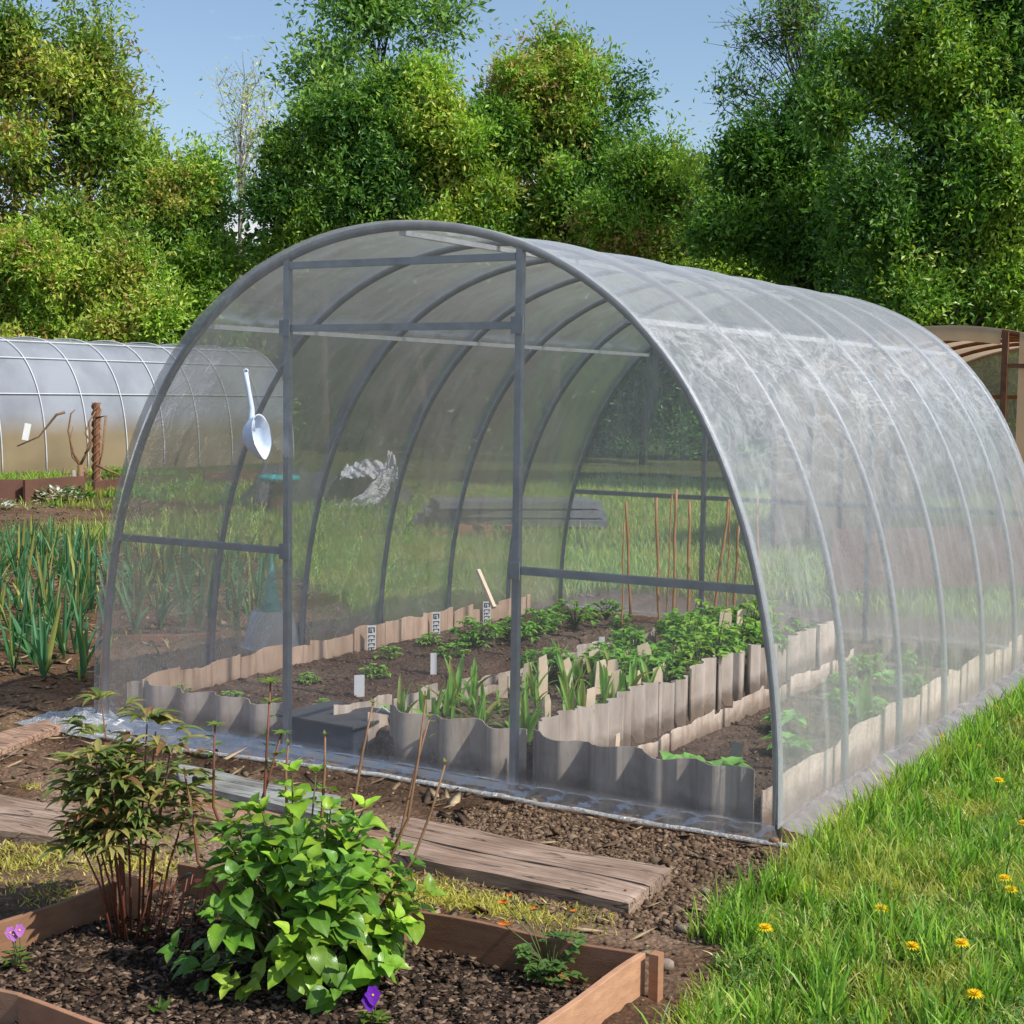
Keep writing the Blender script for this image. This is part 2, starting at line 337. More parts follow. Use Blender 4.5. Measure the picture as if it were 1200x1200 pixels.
# end films
def wfront(x): return .02+.05*fbm(np.asarray(x)*2.2, 3+0*np.asarray(x), 0, 3, 46)+.10*sstep0(.2, -1.0, x)
def sstep0(a, b, v): t = np.clip((np.asarray(v)-a)/(b-a), 0, 1); return t*t*(3-2*t)
def end_film(name, y0, sgn, mat, seed):
    n, m = 150, 90; rows = []
    t = np.linspace(.001, PI-.001, n)
    ax = np.array([arch(q, .006) for q in t])
    for j in range(m):
        s = j/(m-1)
        z = ax[:, 1]*s+.05*(1-s); x = ax[:, 0]
        wr = .010*(fbm(x*3, z*2.0, 0, 4, seed)-.5)+.005*(fbm(x*11, z*5, 0, 3, seed+3)-.5)
        pull = .02*np.exp(-z/.12)
        rows.append(np.stack([x, y0+sgn*(.024+pull+wr*(s < .99)), z], -1))
    sk = []
    for j in range(10, 0, -1):
        u = j/10; x = ax[:, 0]*(1+.03*u)
        w = wfront(x)
        z = .05*(1-u)+.006+.03*np.abs(fbm(x*12, u*4+0*x, 0, 4, seed+7)-.4)
        sk.append(np.stack([x, y0+sgn*(.044+w*u+.008*np.sin(x*50+u*3)), z], -1))
    G = np.array(sk+rows); a, b = G.shape[:2]
    zc = G[:, :, 2]; c = 1+1.6*np.exp(-zc/.07)+.45*np.exp(-zc/.4)+.7*sstep0(-.5, -1.4, G[:, :, 0])*np.exp(-(zc/.9)**2)+.5*fbm(G[:, :, 0]*22, zc*1.2, 0, 3, seed+21); c[:10] = 1.5
    x, yv = G[:, :, 0], 0
    # tension streaks running to the lower corners
    for (cx, sl, wd) in ((1.25, -.35, .012), (.9, -.22, .01), (-1.0, .5, .01), (-.2, .25, .012), (.25, -.12, .01)):
        line = np.abs(zc-(.10+sl*(x-cx))); c += 2.2*np.exp(-(line/wd)**2)*(np.abs(x-cx) < .28)*fbm(x*20, zc*20, 0, 2, seed+9)
    cz = np.zeros((c.size, 3)); cz[:, 0] = c.ravel(); cz[:, 1] = np.clip(np.exp(-zc/.05), 0, 1).ravel()*.4; npmesh(name, G.reshape(-1, 3), gridf(a, b), mat, tun, col=cz)
end_film('front_film', 0, -1, M['film_front'], 41)
end_film('rear_film', L_, 1, M['film_back'], 61)
# rolled hem along the bottom of front
def hem(pts_fn, name, r0, n, seed):
    V = []; k = 8
    for i in range(n):
        u = i/(n-1); p = Vector(pts_fn(u)); d = (Vector(pts_fn(min(1, u+.01)))-Vector(pts_fn(max(0, u-.01)))).normalized(); s = Vector((-d.y, d.x, 0))
        for q in range(k):
            a = 2*PI*q/k; rr = r0*(.5+float(fbm(u*60+seed, q*.9, 0, 3, 2)))
            V.append(p+s*math.cos(a)*rr*1.5+Vector((0, 0, 1))*math.sin(a)*rr*.7)
    Q = [(i*k+q, i*k+(q+1) % k, (i+1)*k+(q+1) % k, (i+1)*k+q) for i in range(n-1) for q in range(k)]
    npmesh(name, np.array(V), np.array(Q), M['film_hem'], tun, col=np.full((len(V), 3), 1.3))
def fh(u):
    x = -1.62+3.2*u
    return (x, -.05-float(wfront(x)), .014)
hem(fh, 'rolled_hem', .009, 260, 1)
gx, gy = np.meshgrid(np.linspace(0, 1, 60), np.linspace(0, 1, 36), indexing='ij')
px_ = -1.80+.50*gx; py_ = -.27+.33*gy+.05*fbm(gx*4, gy*4, 0, 3, 5)
env = np.sin(PI*gx)**.7*np.sin(PI*gy)**.6
pz_ = .008+env*(.015+.10*np.abs(fbm(gx*7, gy*6, 0, 5, 15)-.3))
npmesh('gathered_corner', np.stack([px_, py_, pz_], -1).reshape(-1, 3), gridf(60, 36), M['film_hem'], tun, col=np.full((60*36, 3), 1.3))
# ------------------------------------------------------------------ corrugated bed edgings
def edging(name, p0, p1, h, label, amp=.014, wl=.11, th=.005, pieces=3, z0=0.0, tone=(1, 1, 1), tilt=0, seed=0, group=None, step=.03):
    p0 = Vector((*p0, 0)); p1 = Vector((*p1, 0)); L = (p1-p0).length; d = (p1-p0)/L; s = Vector((-d.y, d.x, 0))
    root = thing(name, (p0.x, p0.y, z0), label, 'bed edging', group); rr = random.Random(seed)
    cut = [0]+sorted(L*(i+rr.uniform(-.25, .25))/pieces for i in range(1, pieces))+[L]
    for a, b in zip(cut[:-1], cut[1:]):
        n = max(8, int((b-a)/.008)); ph = rr.uniform(0, 6); hh = h*rr.uniform(1-step*2, 1+step*2); slope = rr.uniform(-step, step)*h; off = rr.uniform(-.006, .006)
        V = []; 
        for i in range(n+1):
            u = a+(b-a)*i/n; w = amp*math.sin(2*PI*u/wl+ph)
            top = hh+slope*(i/n-.5)*2+.006*math.sin(u*17+ph)+.004*(float(vn(u*60, seed))-.5)
            for zz in (0, .5, 1):
                for e in (-1, 1):
                    V.append(p0+d*u+s*(off+w+e*th/2+tilt*zz*h)+Vector((0, 0, z0+top*zz)))
        Q = []
        for i in range(n):
            o = i*6; q = o+6
            for z in (0, 2):
                Q += [(o+z, q+z, q+z+2, o+z+2), (o+z+1, o+z+3, q+z+3, q+z+1)]
            Q.append((o+4, q+4, q+5, o+5))
        Q += [(0, 2, 3, 1), (2, 4, 5, 3)]; e = n*6; Q += [(e, e+1, e+3, e+2), (e+2, e+3, e+5, e+4)]
        mb = MB(); t = rr.uniform(.85, 1.1); mb.add(V, Q, col=tuple(x*t for x in tone)); mb.build('panel', M['panel'], root)
    return root
edging('bed_edging', (-1.40, .10), (-1.37, 3.35), .20, 'long row of upright brown sheets edging the bed along the left film wall', amp=.010, wl=.19, pieces=11, seed=1, tone=(.95, .8, .7), z0=.0, step=.05)
edging('bed_edging', (-1.44, .09), (-.62, .09), .165, 'wavy grey sheet edging the front of the left bed, under the ladle', amp=.030, wl=.185, pieces=1, seed=2, tone=(.66, .68, .71))
edging('bed_edging', (-.12, .10), (.50, .08), .215, 'tall wavy sheet closing the front of the middle bed, behind the right door post', amp=.032, wl=.20, pieces=1, seed=3, tone=(.72, .73, .72))
edging('bed_edging', (.545, .05), (1.41, -.005), .225, 'wavy grey sheet edging the front of the right bed, beside the right corner', amp=.034, wl=.21, pieces=1, seed=4, tone=(.64, .66, .68))
edging('bed_edging', (.54, .10), (.54, 3.3), .225, 'tall row of overlapping corrugated sheets on the right side of the middle bed', amp=.018, wl=.125, pieces=10, seed=5, tone=(.98, .98, .98), step=.05)
edging('bed_edging', (-.40, .16), (-.36, 3.0), .15, 'low row of pale sheets on the left side of the middle bed', amp=.012, wl=.16, pieces=9, seed=6, tone=(1.1, 1.1, 1.1), step=.12)
edging('bed_edging', (-.22, .14), (-.20, 1.9), .14, 'second pale row of short sheets just inside the middle bed', amp=.014, wl=.15, pieces=7, seed=16, tone=(1.15, 1.1, 1.05), step=.15)
edging('bed_edging', (.76, .22), (.76, 3.0), .12, 'low pale row of sheets on the left side of the right bed', amp=.010, wl=.22, pieces=9, seed=7, tone=(1.15, 1.1, 1.06), step=.1)
edging('bed_edging', (1.43, .03), (1.43, 3.8), .165, 'pale row of sheets along the foot of the right film wall', amp=.004, wl=.25, pieces=12, seed=8, tone=(1.2, 1.12, 1.08), step=.08)
edging('bed_edging', (-.2, 3.42), (.55, 3.42), .20, 'wavy sheet across the far end of the middle bed', amp=.016, wl=.13, pieces=2, seed=9, tone=(.7, .66, .64))
edging('bed_edging', (.8, 3.2), (1.4, 3.2), .16, 'dark wavy sheet across the far end of the right bed', amp=.02, wl=.13, pieces=2, seed=10, tone=(.45, .42, .42))
# ------------------------------------------------------------------ ground
def spaced(segs):
    out = []
    for a, b, st in segs: out += list(np.arange(a, b-st*.5, st))
    return np.array(out+[segs[-1][1]])
xs = spaced([(-400, -120, 40), (-120, -30, 8), (-30, -9, .5), (-9, -2, .06), (-2, 2.6, .0125), (2.6, 6, .08), (6, 30, 2), (30, 400, 40)])
ys = spaced([(-60, -8, 6), (-8, -3, .3), (-3, .2, .0125), (.2, 4.2, .035), (4.2, 13, .09), (13, 30, .6), (30, 120, 8), (120, 500, 40)])
XX, YY = np.meshgrid(xs, ys, indexing='ij')
def sstep(a, b, v): t = np.clip((v-a)/(b-a), 0, 1); return t*t*(3-2*t)
def lawn_mask(x, y):
    w = .10*(fbm(x*3, y*3, 0, 3, 21)-.5)
    e = np.where(y > -.2, 1.62+.03*np.sin(y*2), 1.62+(-.2-y)*.16) + w
    return sstep(-.03, .05, x-e)
def field_mask(x, y):
    # tall grass beyond the left film wall
    w = .5*(fbm(x*1.2, y*1.2, 0, 3, 22)-.5)
    a = sstep(-.1, .25, (y-(-.83*x+1.05))+w)*sstep(-1.75, -1.95, x+.1*w)
    b = sstep(-.3, .3, y-5.2+w)
    return np.maximum(a*sstep(-8.6, -8.0, x+w+0*x), b*sstep(-8.6, -7.6, x+w))
def in_box(x, y, x0, x1, y0, y1, s=.02): return sstep(x0-s, x0+s, x)*sstep(x1+s, x1-s, x)*sstep(y0-s, y0+s, y)*sstep(y1+s, y1-s, y)
def gh(x, y, fine=True):
    h = .02*(fbm(x*1.3, y*1.3, 0, 3, 2)-.5)
    tunm = in_box(x, y, -1.5, 1.5, -.02, L_)
    soft = (x > -30) & (x < 8) & (y > -8) & (y < 20)
    if fine:
        cl = fbm(x*14, y*14, 0, 4, 9); cl2 = vn(x*38, y*38, 0, 12)
        h = h + soft*(.026*(cl-.5)+.012*(cl2-.5))*(1-.7*lawn_mask(x, y))
        h = h + soft*.03*np.maximum(0, fbm(x*6, y*6, 0, 3, 15)-.5)*(1-tunm)
    h = h + .10*in_box(x, y, -1.37, -.63, .12, 3.35)+.12*in_box(x, y, -.2, .52, .12, 3.4)+.05*in_box(x, y, .78, 1.41, .05, 3.2)+.05*in_box(x, y, .56, .76, .07, .3)
    ph = in_box(x, y, -.1, 1.75, -1.2, -.35, .15)
    h = h*(1-.55*ph*(1-in_box(x, y, .3, 1.66, -2.3, -1.4)))
    # path is trodden in front
    h = h + .02*in_box(x, y, -9, -2.0, .2, 9, .3)*np.abs(np.sin((y+x*.3)*4))**2*(1-field_mask(x, y))
    far = np.clip((np.hypot(x, y)-60)/300, 0, 1); h = h+far*0
    return h
Hh = gh(XX, YY)
lm = lawn_mask(XX, YY); fm = field_mask(XX, YY)
beyond = sstep(-10.2, -11.0, XX)*sstep(7.5, 8.5, YY)
green = np.clip(np.maximum(lm, fm)+beyond*.5+sstep(14, 16, YY)+sstep(-22, -26, XX)+sstep(-4, -5, YY), 0, 1)
soil = np.array((.22, .145, .095)); dark = np.array((.06, .04, .03)); path = np.array((.36, .26, .19)); gr = np.array((.10, .12, .025)); straw = np.array((.36, .26, .14))
n1 = fbm(XX*2.2, YY*2.2, 0, 4, 30)[..., None]; n2 = fbm(XX*25, YY*25, 0, 3, 33)[..., None]
C = soil*(.65+.7*n2)
pm = (in_box(XX, YY, -2.2, 1.7, -1.4, -.45, .12)*sstep(.38, .6, fbm(XX*3, YY*3, 0, 3, 35)))[..., None]
C = C*(1-pm)+path*(.8+.4*n2)*pm
bm = in_box(XX, YY, .22, 1.7, -2.5, -1.42, .03)[..., None]; C = C*(1-bm)+dark*(.6+.9*n2)*bm
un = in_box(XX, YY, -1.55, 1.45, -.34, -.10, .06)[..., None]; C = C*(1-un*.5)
ob = (in_box(XX, YY, -12, -1.8, -.5, 9, .3)*(1-fm))[..., None]*np.clip((n1-.35)*2.5, 0, 1); C = C*(1-ob*.45)+straw*ob*.45
iner = in_box(XX, YY, -1.45, 1.42, .0, L_)[..., None]; C = C*(1-iner)+np.array((.22, .165, .13))*(.6+.8*n2)*iner
damp = sstep(.42, .6, fbm(XX*1.7+4, YY*2.3, 0, 4, 57))[..., None]; C = C*(1-.38*damp*np.array((.8, .95, 1.0)))
C = C*(1-green[..., None])+gr*(.6+.8*n1)*green[..., None]
tg = (in_box(XX, YY, -30, 30, 9, 400, 1)*.0)[..., None]
def groundmat():
    k = N('ground'); v = k.coord('Object'); col = k.n('ShaderNodeAttribute', attribute_name='col').outputs['Color']
    n = k.noise(v, 55, 6, .7); vo = k.n('ShaderNodeTexVoronoi', {'Vector': v, 'Scale': 70.0}).outputs['Distance']
    col = k.mixc(1.0, col, k.ramp(n, .25, .75, (.55, .52, .5), (1.45, 1.4, 1.35)), 'MULTIPLY')
    col = k.mixc(1.0, col, k.ramp(vo, 0, .6, (1.15, 1.12, 1.1), (.6, .58, .56)), 'MULTIPLY')
    h = k.math('ADD', n, k.math('MULTIPLY', vo, -.5))
    p = k.n('ShaderNodeBsdfPrincipled', {'Base Color': col, 'Roughness': .95, 'Specular IOR Level': .15, 'Normal': k.bump(h, .8, .012)})
    return k.end(p.outputs[0])
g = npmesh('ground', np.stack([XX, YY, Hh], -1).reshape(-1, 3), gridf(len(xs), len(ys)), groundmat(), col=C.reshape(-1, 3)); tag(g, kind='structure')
def hz(x, y): return float(gh(np.array([x]), np.array([y]))[0])
# ------------------------------------------------------------------ scattered bits: clods, bark mulch, straw
def chunks(name, pts, size, flat, cols, mat, label, elong=1.0, seed=0):
    n = len(pts); r = np.random.default_rng(seed)
    base = np.array([(1, 0, 0), (-1, 0, 0), (0, 1, 0), (0, -1, 0), (0, 0, 1), (0, 0, -1), (.62, .62, .5), (-.62, .62, -.4), (.6, -.65, -.4), (-.6, -.6, .55)])
    tri = np.array([(4, 0, 6), (4, 6, 2), (6, 0, 2), (4, 2, 1), (4, 1, 9), (9, 1, 3), (4, 9, 3), (4, 3, 0), (5, 2, 0), (5, 0, 8), (8, 0, 3), (5, 8, 3), (5, 3, 1), (5, 1, 7), (7, 1, 2), (5, 7, 2)])
    nb = len(base); V = base[None]*(1+.9*(r.random((n, nb, 1))-.5))
    s = size*(.4+r.random(n)**2*1.4)
    V = V*s[:, None, None]*np.stack([1+(elong-1)*r.random(n), np.ones(n), np.full(n, flat)*(0.7+.6*r.random(n))], -1)[:, None, :]
    a = r.random(n)*2*PI; ti = (r.random(n)-.5)*1.1
    ct, st = np.cos(ti)[:, None], np.sin(ti)[:, None]
    V = np.stack([V[..., 0]*ct-V[..., 2]*st, V[..., 1], V[..., 0]*st+V[..., 2]*ct], -1)
    ca, sa = np.cos(a)[:, None], np.sin(a)[:, None]
    V = np.stack([V[..., 0]*ca-V[..., 1]*sa, V[..., 0]*sa+V[..., 1]*ca, V[..., 2]], -1)
    z = gh(pts[:, 0], pts[:, 1]); V = V+np.stack([pts[:, 0], pts[:, 1], z+s*flat*.25], -1)[:, None, :]
    Fc = (tri[None]+(np.arange(n)*nb)[:, None, None]).reshape(-1, 3)
    cc = cols[r.integers(0, len(cols), n)]*(.6+.8*r.random((n, 1)))
    o = npmesh(name, V.reshape(-1, 3), Fc, mat, col=np.repeat(cc, nb, 0), smooth=True); tag(o, label, name.split('_')[-1], kind='stuff'); return o
def rpts(n, x0, x1, y0, y1, keep=None, seed=0):
    r = np.random.default_rng(seed); p = np.stack([r.uniform(x0, x1, n), r.uniform(y0, y1, n)], -1)
    if keep is not None: p = p[keep(p[:, 0], p[:, 1]) > r.random(len(p))]
    return p
sc_ = np.array([(.20, .132, .084), (.26, .18, .12), (.13, .085, .055), (.22, .15, .10)])
p = np.concatenate([
    rpts(13000, -2.6, 2.0, -1.45, -.12, lambda x, y: (1-lawn_mask(x, y))*(.18+.82*sstep(.42, .62, fbm(x*3, y*3, 0, 3, 35))*0+.5*in_box(x, y, .5, 1.8, -.6, -.12, .1)), 1),
    rpts(22000, .5, 1.95, -1.0, -.14, lambda x, y: (1-lawn_mask(x, y)), 2),
    rpts(9000, -1.6, 1.4, .0, 3.4, None, 3)])
chunks('soil_clods', p, .0062, .62, sc_, M['soilbit'], 'loose brown soil clods scattered round the tunnel', seed=3)
p = rpts(800, .9, 1.95, -.95, -.2, lambda x, y: (1-lawn_mask(x, y)), 5)
chunks('coarse_clods', p, .012, .65, sc_, M['soilbit'], 'coarse crumbly soil clods near the right tunnel corner', seed=6)
p = rpts(30000, .27, 1.68, -2.5, -1.42, None, 7)
chunks('bark_mulch', p, .0062, .42, np.array([(.10, .065, .045), (.065, .045, .033), (.17, .115, .08), (.045, .032, .025), (.26, .18, .125)]), M['soilbit'], 'dark bark mulch covering the boarded flower bed', elong=2.4, seed=8)
p = np.concatenate([rpts(7000, -7, -1.65, -.3, 6, lambda x, y: 1-field_mask(x, y), 9), rpts(5000, -13, -4, 3, 9.5, lambda x, y: 1-field_mask(x, y), 10), rpts(1500, -3, 1.6, -1.5, .0, None, 12)])
chunks('straw_litter', p, .012, .22, np.array([(.30, .22, .13), (.18, .12, .08), (.42, .32, .2), (.12, .08, .05)]), M['soilbit'], 'dry straw and stalk litter over the vegetable plots', elong=5, seed=11)
# ------------------------------------------------------------------ grass blades
def blades(name, pts, hgt, wid, cols, label, seed, bend=.5, z=None, cat='grass'):
    n = len(pts); r = np.random.default_rng(seed)
    h = hgt*(.35+r.random(n)*.9); w = wid*(.6+.8*r.random(n)); a = r.random(n)*2*PI; lean = bend*(.15+r.random(n))
    zz = gh(pts[:, 0], pts[:, 1], False)-.005
    d = np.stack([np.cos(a), np.sin(a), 0*a], -1); s = np.stack([-np.sin(a), np.cos(a), 0*a], -1)
    b2 = r.random(n)*2*PI; s = np.stack([np.cos(b2), np.sin(b2), 0*a], -1)
    base = np.stack([pts[:, 0], pts[:, 1], zz], -1); zu = np.array((0, 0, 1.0))
    def pt(u): return base+zu*(h*u*(1-.25*lean*u))[:, None]+d*(h*lean*u*u)[:, None]
    P0, P1, P2, P3 = base, pt(.4), pt(.75), pt(1.0)
    V = np.stack([P0-s*w[:, None]*.4, P0+s*w[:, None]*.4, P1-s*w[:, None]*.5, P1+s*w[:, None]*.5, P2-s*w[:, None]*.35, P2+s*w[:, None]*.35, P3], 1)
    k = (np.arange(n)*7)[:, None]
    Q = np.concatenate([k+np.array([[0, 1, 3, 2]]), k+np.array([[2, 3, 5, 4]])]); T3 = k+np.array([[4, 5, 6]])
    cc = 2.2*cols[r.integers(0, len(cols), n)]*(.6+.8*r.random((n, 1)))
    pat = fbm(pts[:, 0]*3.1, pts[:, 1]*3.1, 0, 3, seed+50)[:, None]
    yel = np.clip((pat-.5)*4, 0, .6); cc = cc*(1-yel)+np.array((.55, .50, .13))*yel*(.8+.4*r.random((n, 1)))
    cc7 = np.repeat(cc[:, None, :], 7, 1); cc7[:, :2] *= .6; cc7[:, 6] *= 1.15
    o = npmesh(name, V.reshape(-1, 3), [Q, T3], M['grass'], col=cc7.reshape(-1, 3)); tag(o, label, cat, kind='stuff'); return o
GC = np.array([(.075, .15, .02), (.11, .20, .028), (.045, .095, .015), (.16, .23, .04), (.32, .27, .12), (.09, .15, .025)])
lawnk = lambda x, y: lawn_mask(x, y)
dens = lambda x, y: lawn_mask(x, y)*(.4+.6*sstep(.35, .55, fbm(x*5, y*5, 0, 3, 66)))
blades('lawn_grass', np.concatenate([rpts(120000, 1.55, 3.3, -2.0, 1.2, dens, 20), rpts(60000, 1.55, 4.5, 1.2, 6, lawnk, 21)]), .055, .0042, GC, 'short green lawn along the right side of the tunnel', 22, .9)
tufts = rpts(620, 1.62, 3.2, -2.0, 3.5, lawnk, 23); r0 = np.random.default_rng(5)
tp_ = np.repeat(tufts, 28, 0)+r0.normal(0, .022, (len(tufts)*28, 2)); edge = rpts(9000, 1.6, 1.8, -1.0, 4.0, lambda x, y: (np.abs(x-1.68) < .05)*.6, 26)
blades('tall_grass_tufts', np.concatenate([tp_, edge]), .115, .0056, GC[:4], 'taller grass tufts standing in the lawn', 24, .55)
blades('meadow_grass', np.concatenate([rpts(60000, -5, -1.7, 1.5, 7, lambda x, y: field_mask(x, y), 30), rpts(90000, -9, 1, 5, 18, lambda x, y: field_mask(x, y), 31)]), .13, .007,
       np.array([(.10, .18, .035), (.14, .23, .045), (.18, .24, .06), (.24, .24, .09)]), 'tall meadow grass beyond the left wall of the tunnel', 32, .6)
# clover and plantain patches in the lawn
cp = rpts(9000, 1.65, 3.4, -2.0, 3, lambda x, y: lawn_mask(x, y)*sstep(.52, .6, fbm(x*2.7, y*2.7, 0, 3, 121)), 122); n = len(cp); r1 = np.random.default_rng(123)
cp = np.repeat(cp, 3, 0)+r1.normal(0, .004, (n*3, 2)); n *= 3; a = r1.random(n)*2*PI; L = .011*(.6+r1.random(n)); z = gh(cp[:, 0], cp[:, 1], False)+.018+.03*np.repeat(r1.random(n//3), 3); ti = r1.normal(0, .3, n)
d = np.stack([np.cos(a), np.sin(a), ti], -1); sd = np.stack([-np.sin(a), np.cos(a), r1.normal(0, .25, n)], -1); B0 = np.stack([cp[:, 0], cp[:, 1], z], -1)
V = np.stack([B0, B0+d*(L*.45)[:, None]+sd*(L*.42)[:, None], B0+d*(L*.95)[:, None]+sd*(L*.2)[:, None], B0+d*(L*.95)[:, None]-sd*(L*.2)[:, None], B0+d*(L*.45)[:, None]-sd*(L*.42)[:, None]], 1); k5 = (np.arange(n)*5)[:, None]
tag(npmesh('clover_patches', V.reshape(-1, 3), [k5+np.array([[0, 1, 2, 3]]), k5+np.array([[0, 3, 4]])], M['grass'], col=np.repeat(np.array((.11, .22, .05))*(.6+.8*r1.random((n, 1))), 5, 0), smooth=False), 'patches of small round clover leaves in the lawn', 'clover', kind='stuff')
# trodden yellow moss and small grass near the planks
mp = []
for (px, py, s, n) in ((30, 1010, .14, 900), (170, 1020, .13, 700), (50, 1045, .1, 500), (90, 1000, .10, 500), (480, 1040, .13, 900), (530, 1050, .10, 700), (560, 1062, .08, 500), (640, 1080, .08, 250), (40, 925, .03, 60), (45, 960, .03, 60), (690, 1070, .06, 120), (620, 1075, .08, 300)):
    c = gp(px, py); mp.append(r0.normal((c.x, c.y), (s, s*.5), (n, 2)))
mp = np.concatenate(mp)
blades('moss_grass', mp[(mp[:, 1] > -1.40) | (mp[:, 0] < .2)], .028, .005, np.array([(.25, .22, .05), (.31, .25, .07), (.17, .18, .04)]), 'short yellow green moss and grass on the trodden path', 33, 1.2)
blades('plot_weeds', rpts(5000, -12, -2, .5, 9.3, lambda x, y: (1-field_mask(x, y))*sstep(.5, .65, fbm(x*1.5, y*1.5, 0, 3, 88)), 34), .10, .009, GC, 'low weeds on the dug vegetable plot', 35, .9, cat='weeds')
blades('verge_grass', rpts(26000, -15.6, -8, 8.0, 14, lambda x, y: sstep(.35, .6, fbm(x*.8, y*.8, 0, 3, 89)), 36), .14, .014, GC[:4], 'rough green grass in front of the distant greenhouse', 37, .7)
# ------------------------------------------------------------------ leaf builder for near plants
class Leaves:
    def __init__(s): s.V = []; s.Q = []; s.C = []; s.U = []; s.n = 0
    def leaf(s, base, d, nrm, L, W, droop=.3, cup=.25, col=(.1, .2, .03), nu=6, shape=(.5, 1.0), fold=0, wav=0):
        d = Vector(d).normalized(); nrm = Vector(nrm); sd = d.cross(nrm)
        if sd.length < 1e-3: sd = d.cross(Vector((1, 0, 0)))
        sd.normalize(); nrm = sd.cross(d).normalized(); base = Vector(base)
        pk, pw = shape
        ph = random.uniform(0, 6)
        for i in range(nu+1):
            u = i/nu; w = W*.5*(math.sin(PI*u**pk)**pw)*(1-.0*u)
            if i == 0: w = W*.02
            if i == nu: w = W*.01
            ang = droop*u*1.6
            # integrate drooping midrib
            c = base+d*(L*(math.sin(ang)/(droop*1.6) if abs(droop) > 1e-3 else u))-nrm*(L*((1-math.cos(ang))/(droop*1.6)) if abs(droop) > 1e-3 else 0)
            for j in range(5):
                v = (j-2)/2
                s.V.append(tuple(c+sd*(w*v)+nrm*(cup*w*(abs(v)**1.3)+wav*w*math.sin(u*9+ph+v*2)*abs(v)))); s.U.append((u, .5+v*.5))
                s.C.append(col)
        for i in range(nu):
            for j in range(4):
                k = s.n+i*5+j; s.Q.append((k, k+1, k+6, k+5))
        s.n += (nu+1)*5
    def build(s, name, mat, parent=None, org=None):
        if org is None: org = tuple(parent.location) if parent else (0, 0, 0)
        return npmesh(name, np.array(s.V), np.array(s.Q), mat, parent, org, col=np.array(s.C), uv=np.array(s.U))
def vary(c, a=.2):
    t = random.uniform(1-a, 1+a); return tuple(x*t*random.uniform(1-a*.3, 1+a*.3) for x in c)
def sph(th, ph): return Vector((math.sin(ph)*math.cos(th), math.sin(ph)*math.sin(th), math.cos(ph)))
# ------------------------------------------------------------------ flower bed boards
def board(name, a, b, h, th, label, z0=-.02, mat='ply', tone=(1, 1, 1), group=None, cat='edging board', tilt=0):
    a = Vector((*a, 0)); b = Vector((*b, 0)); d = b-a; L = d.length; ang = math.atan2(d.y, d.x)
    o = MB(); o.cc = tone; n = max(2, int(L/.06))
    V = []; Q = []
    for i in range(n+1):
        u = L*i/n; w = .003*math.sin(u*9+a.x*7); t = h+.003*math.sin(u*13+a.y*5)
        for (y, z) in ((0, 0), (th, 0), (th, t), (0, t)): V.append(Vector((u, y+w+tilt*z, z)))
    for i in range(n):
        for k in range(4): Q.append((i*4+k, i*4+(k+1) % 4, i*4+4+(k+1) % 4, i*4+4+k))
    Q += [(3, 2, 1, 0), (n*4, n*4+1, n*4+2, n*4+3)]
    m = Matrix.Translation((a.x, a.y, z0)) @ Matrix.Rotation(ang, 4, 'Z')
    o.add([m @ v for v in V], [tuple(reversed(q)) for q in Q])
    ob = o.build(name, M[mat], None, org=(a.x, a.y, z0), bevel=.0015); tag(ob, label, cat, group); return ob
board('edging_board', (1.065, -1.43), (1.69, -1.39), .12, .014, 'brown board at the back of the flower bed, right end behind the orange flowers', tone=(.7, .62, .6))  # darker tone puts the shade of the back boards into their colour
board('edging_board', (.30, -1.47), (1.055, -1.445), .12, .014, 'brown board at the back of the flower bed behind the leafy green bush', tone=(.7, .65, .6))
board('edging_board', (1.70, -2.55), (1.70, -1.375), .12, .016, 'brown board, toned as sunlit, on the right side of the flower bed beside the lawn', tone=(1.5, 1.45, 1.4))  # sunlit brightness of the outer face put into the tone
board('edging_board', (.255, -2.05), (.262, -1.66), .11, .014, 'dark brown board on the left side of the flower bed, near the peony', tone=(.8, .75, .7))
board('edging_board', (.21, -2.5), (.225, -2.06), .10, .014, 'brown board on the left side of the flower bed, cut by the frame edge', tone=(.9, .85, .8))
board('edging_board', (.25, -2.335), (.62, -2.30), .10, .014, 'brown board at the front of the flower bed, in the lower left corner', tone=(1.0, 1.0, 1.0))
board('edging_board', (.63, -2.31), (1.3, -2.34), .10, .014, 'brown board at the front of the flower bed, right of its corner neighbour', tone=(1.05, .95, .9))
o = MB(); o.cc = (1.1, 1.0, .95); o.box(1.722, 1.746, -1.40, -1.37, -.02, .112); tag(o.build('corner_stake', M['ply'], None, (1.73, -1.385, 0)), 'short brown stake at the right corner of the flower bed', 'stake')
o = MB(); o.cc = (1.5, 1.3, 1.1); o.box(.27, .345, -1.66, -1.645, -.02, .115); tag(o.build('corner_board', M['ply'], None, (.3, -1.65, 0)), 'small upright board end behind the peony stems', 'edging board')
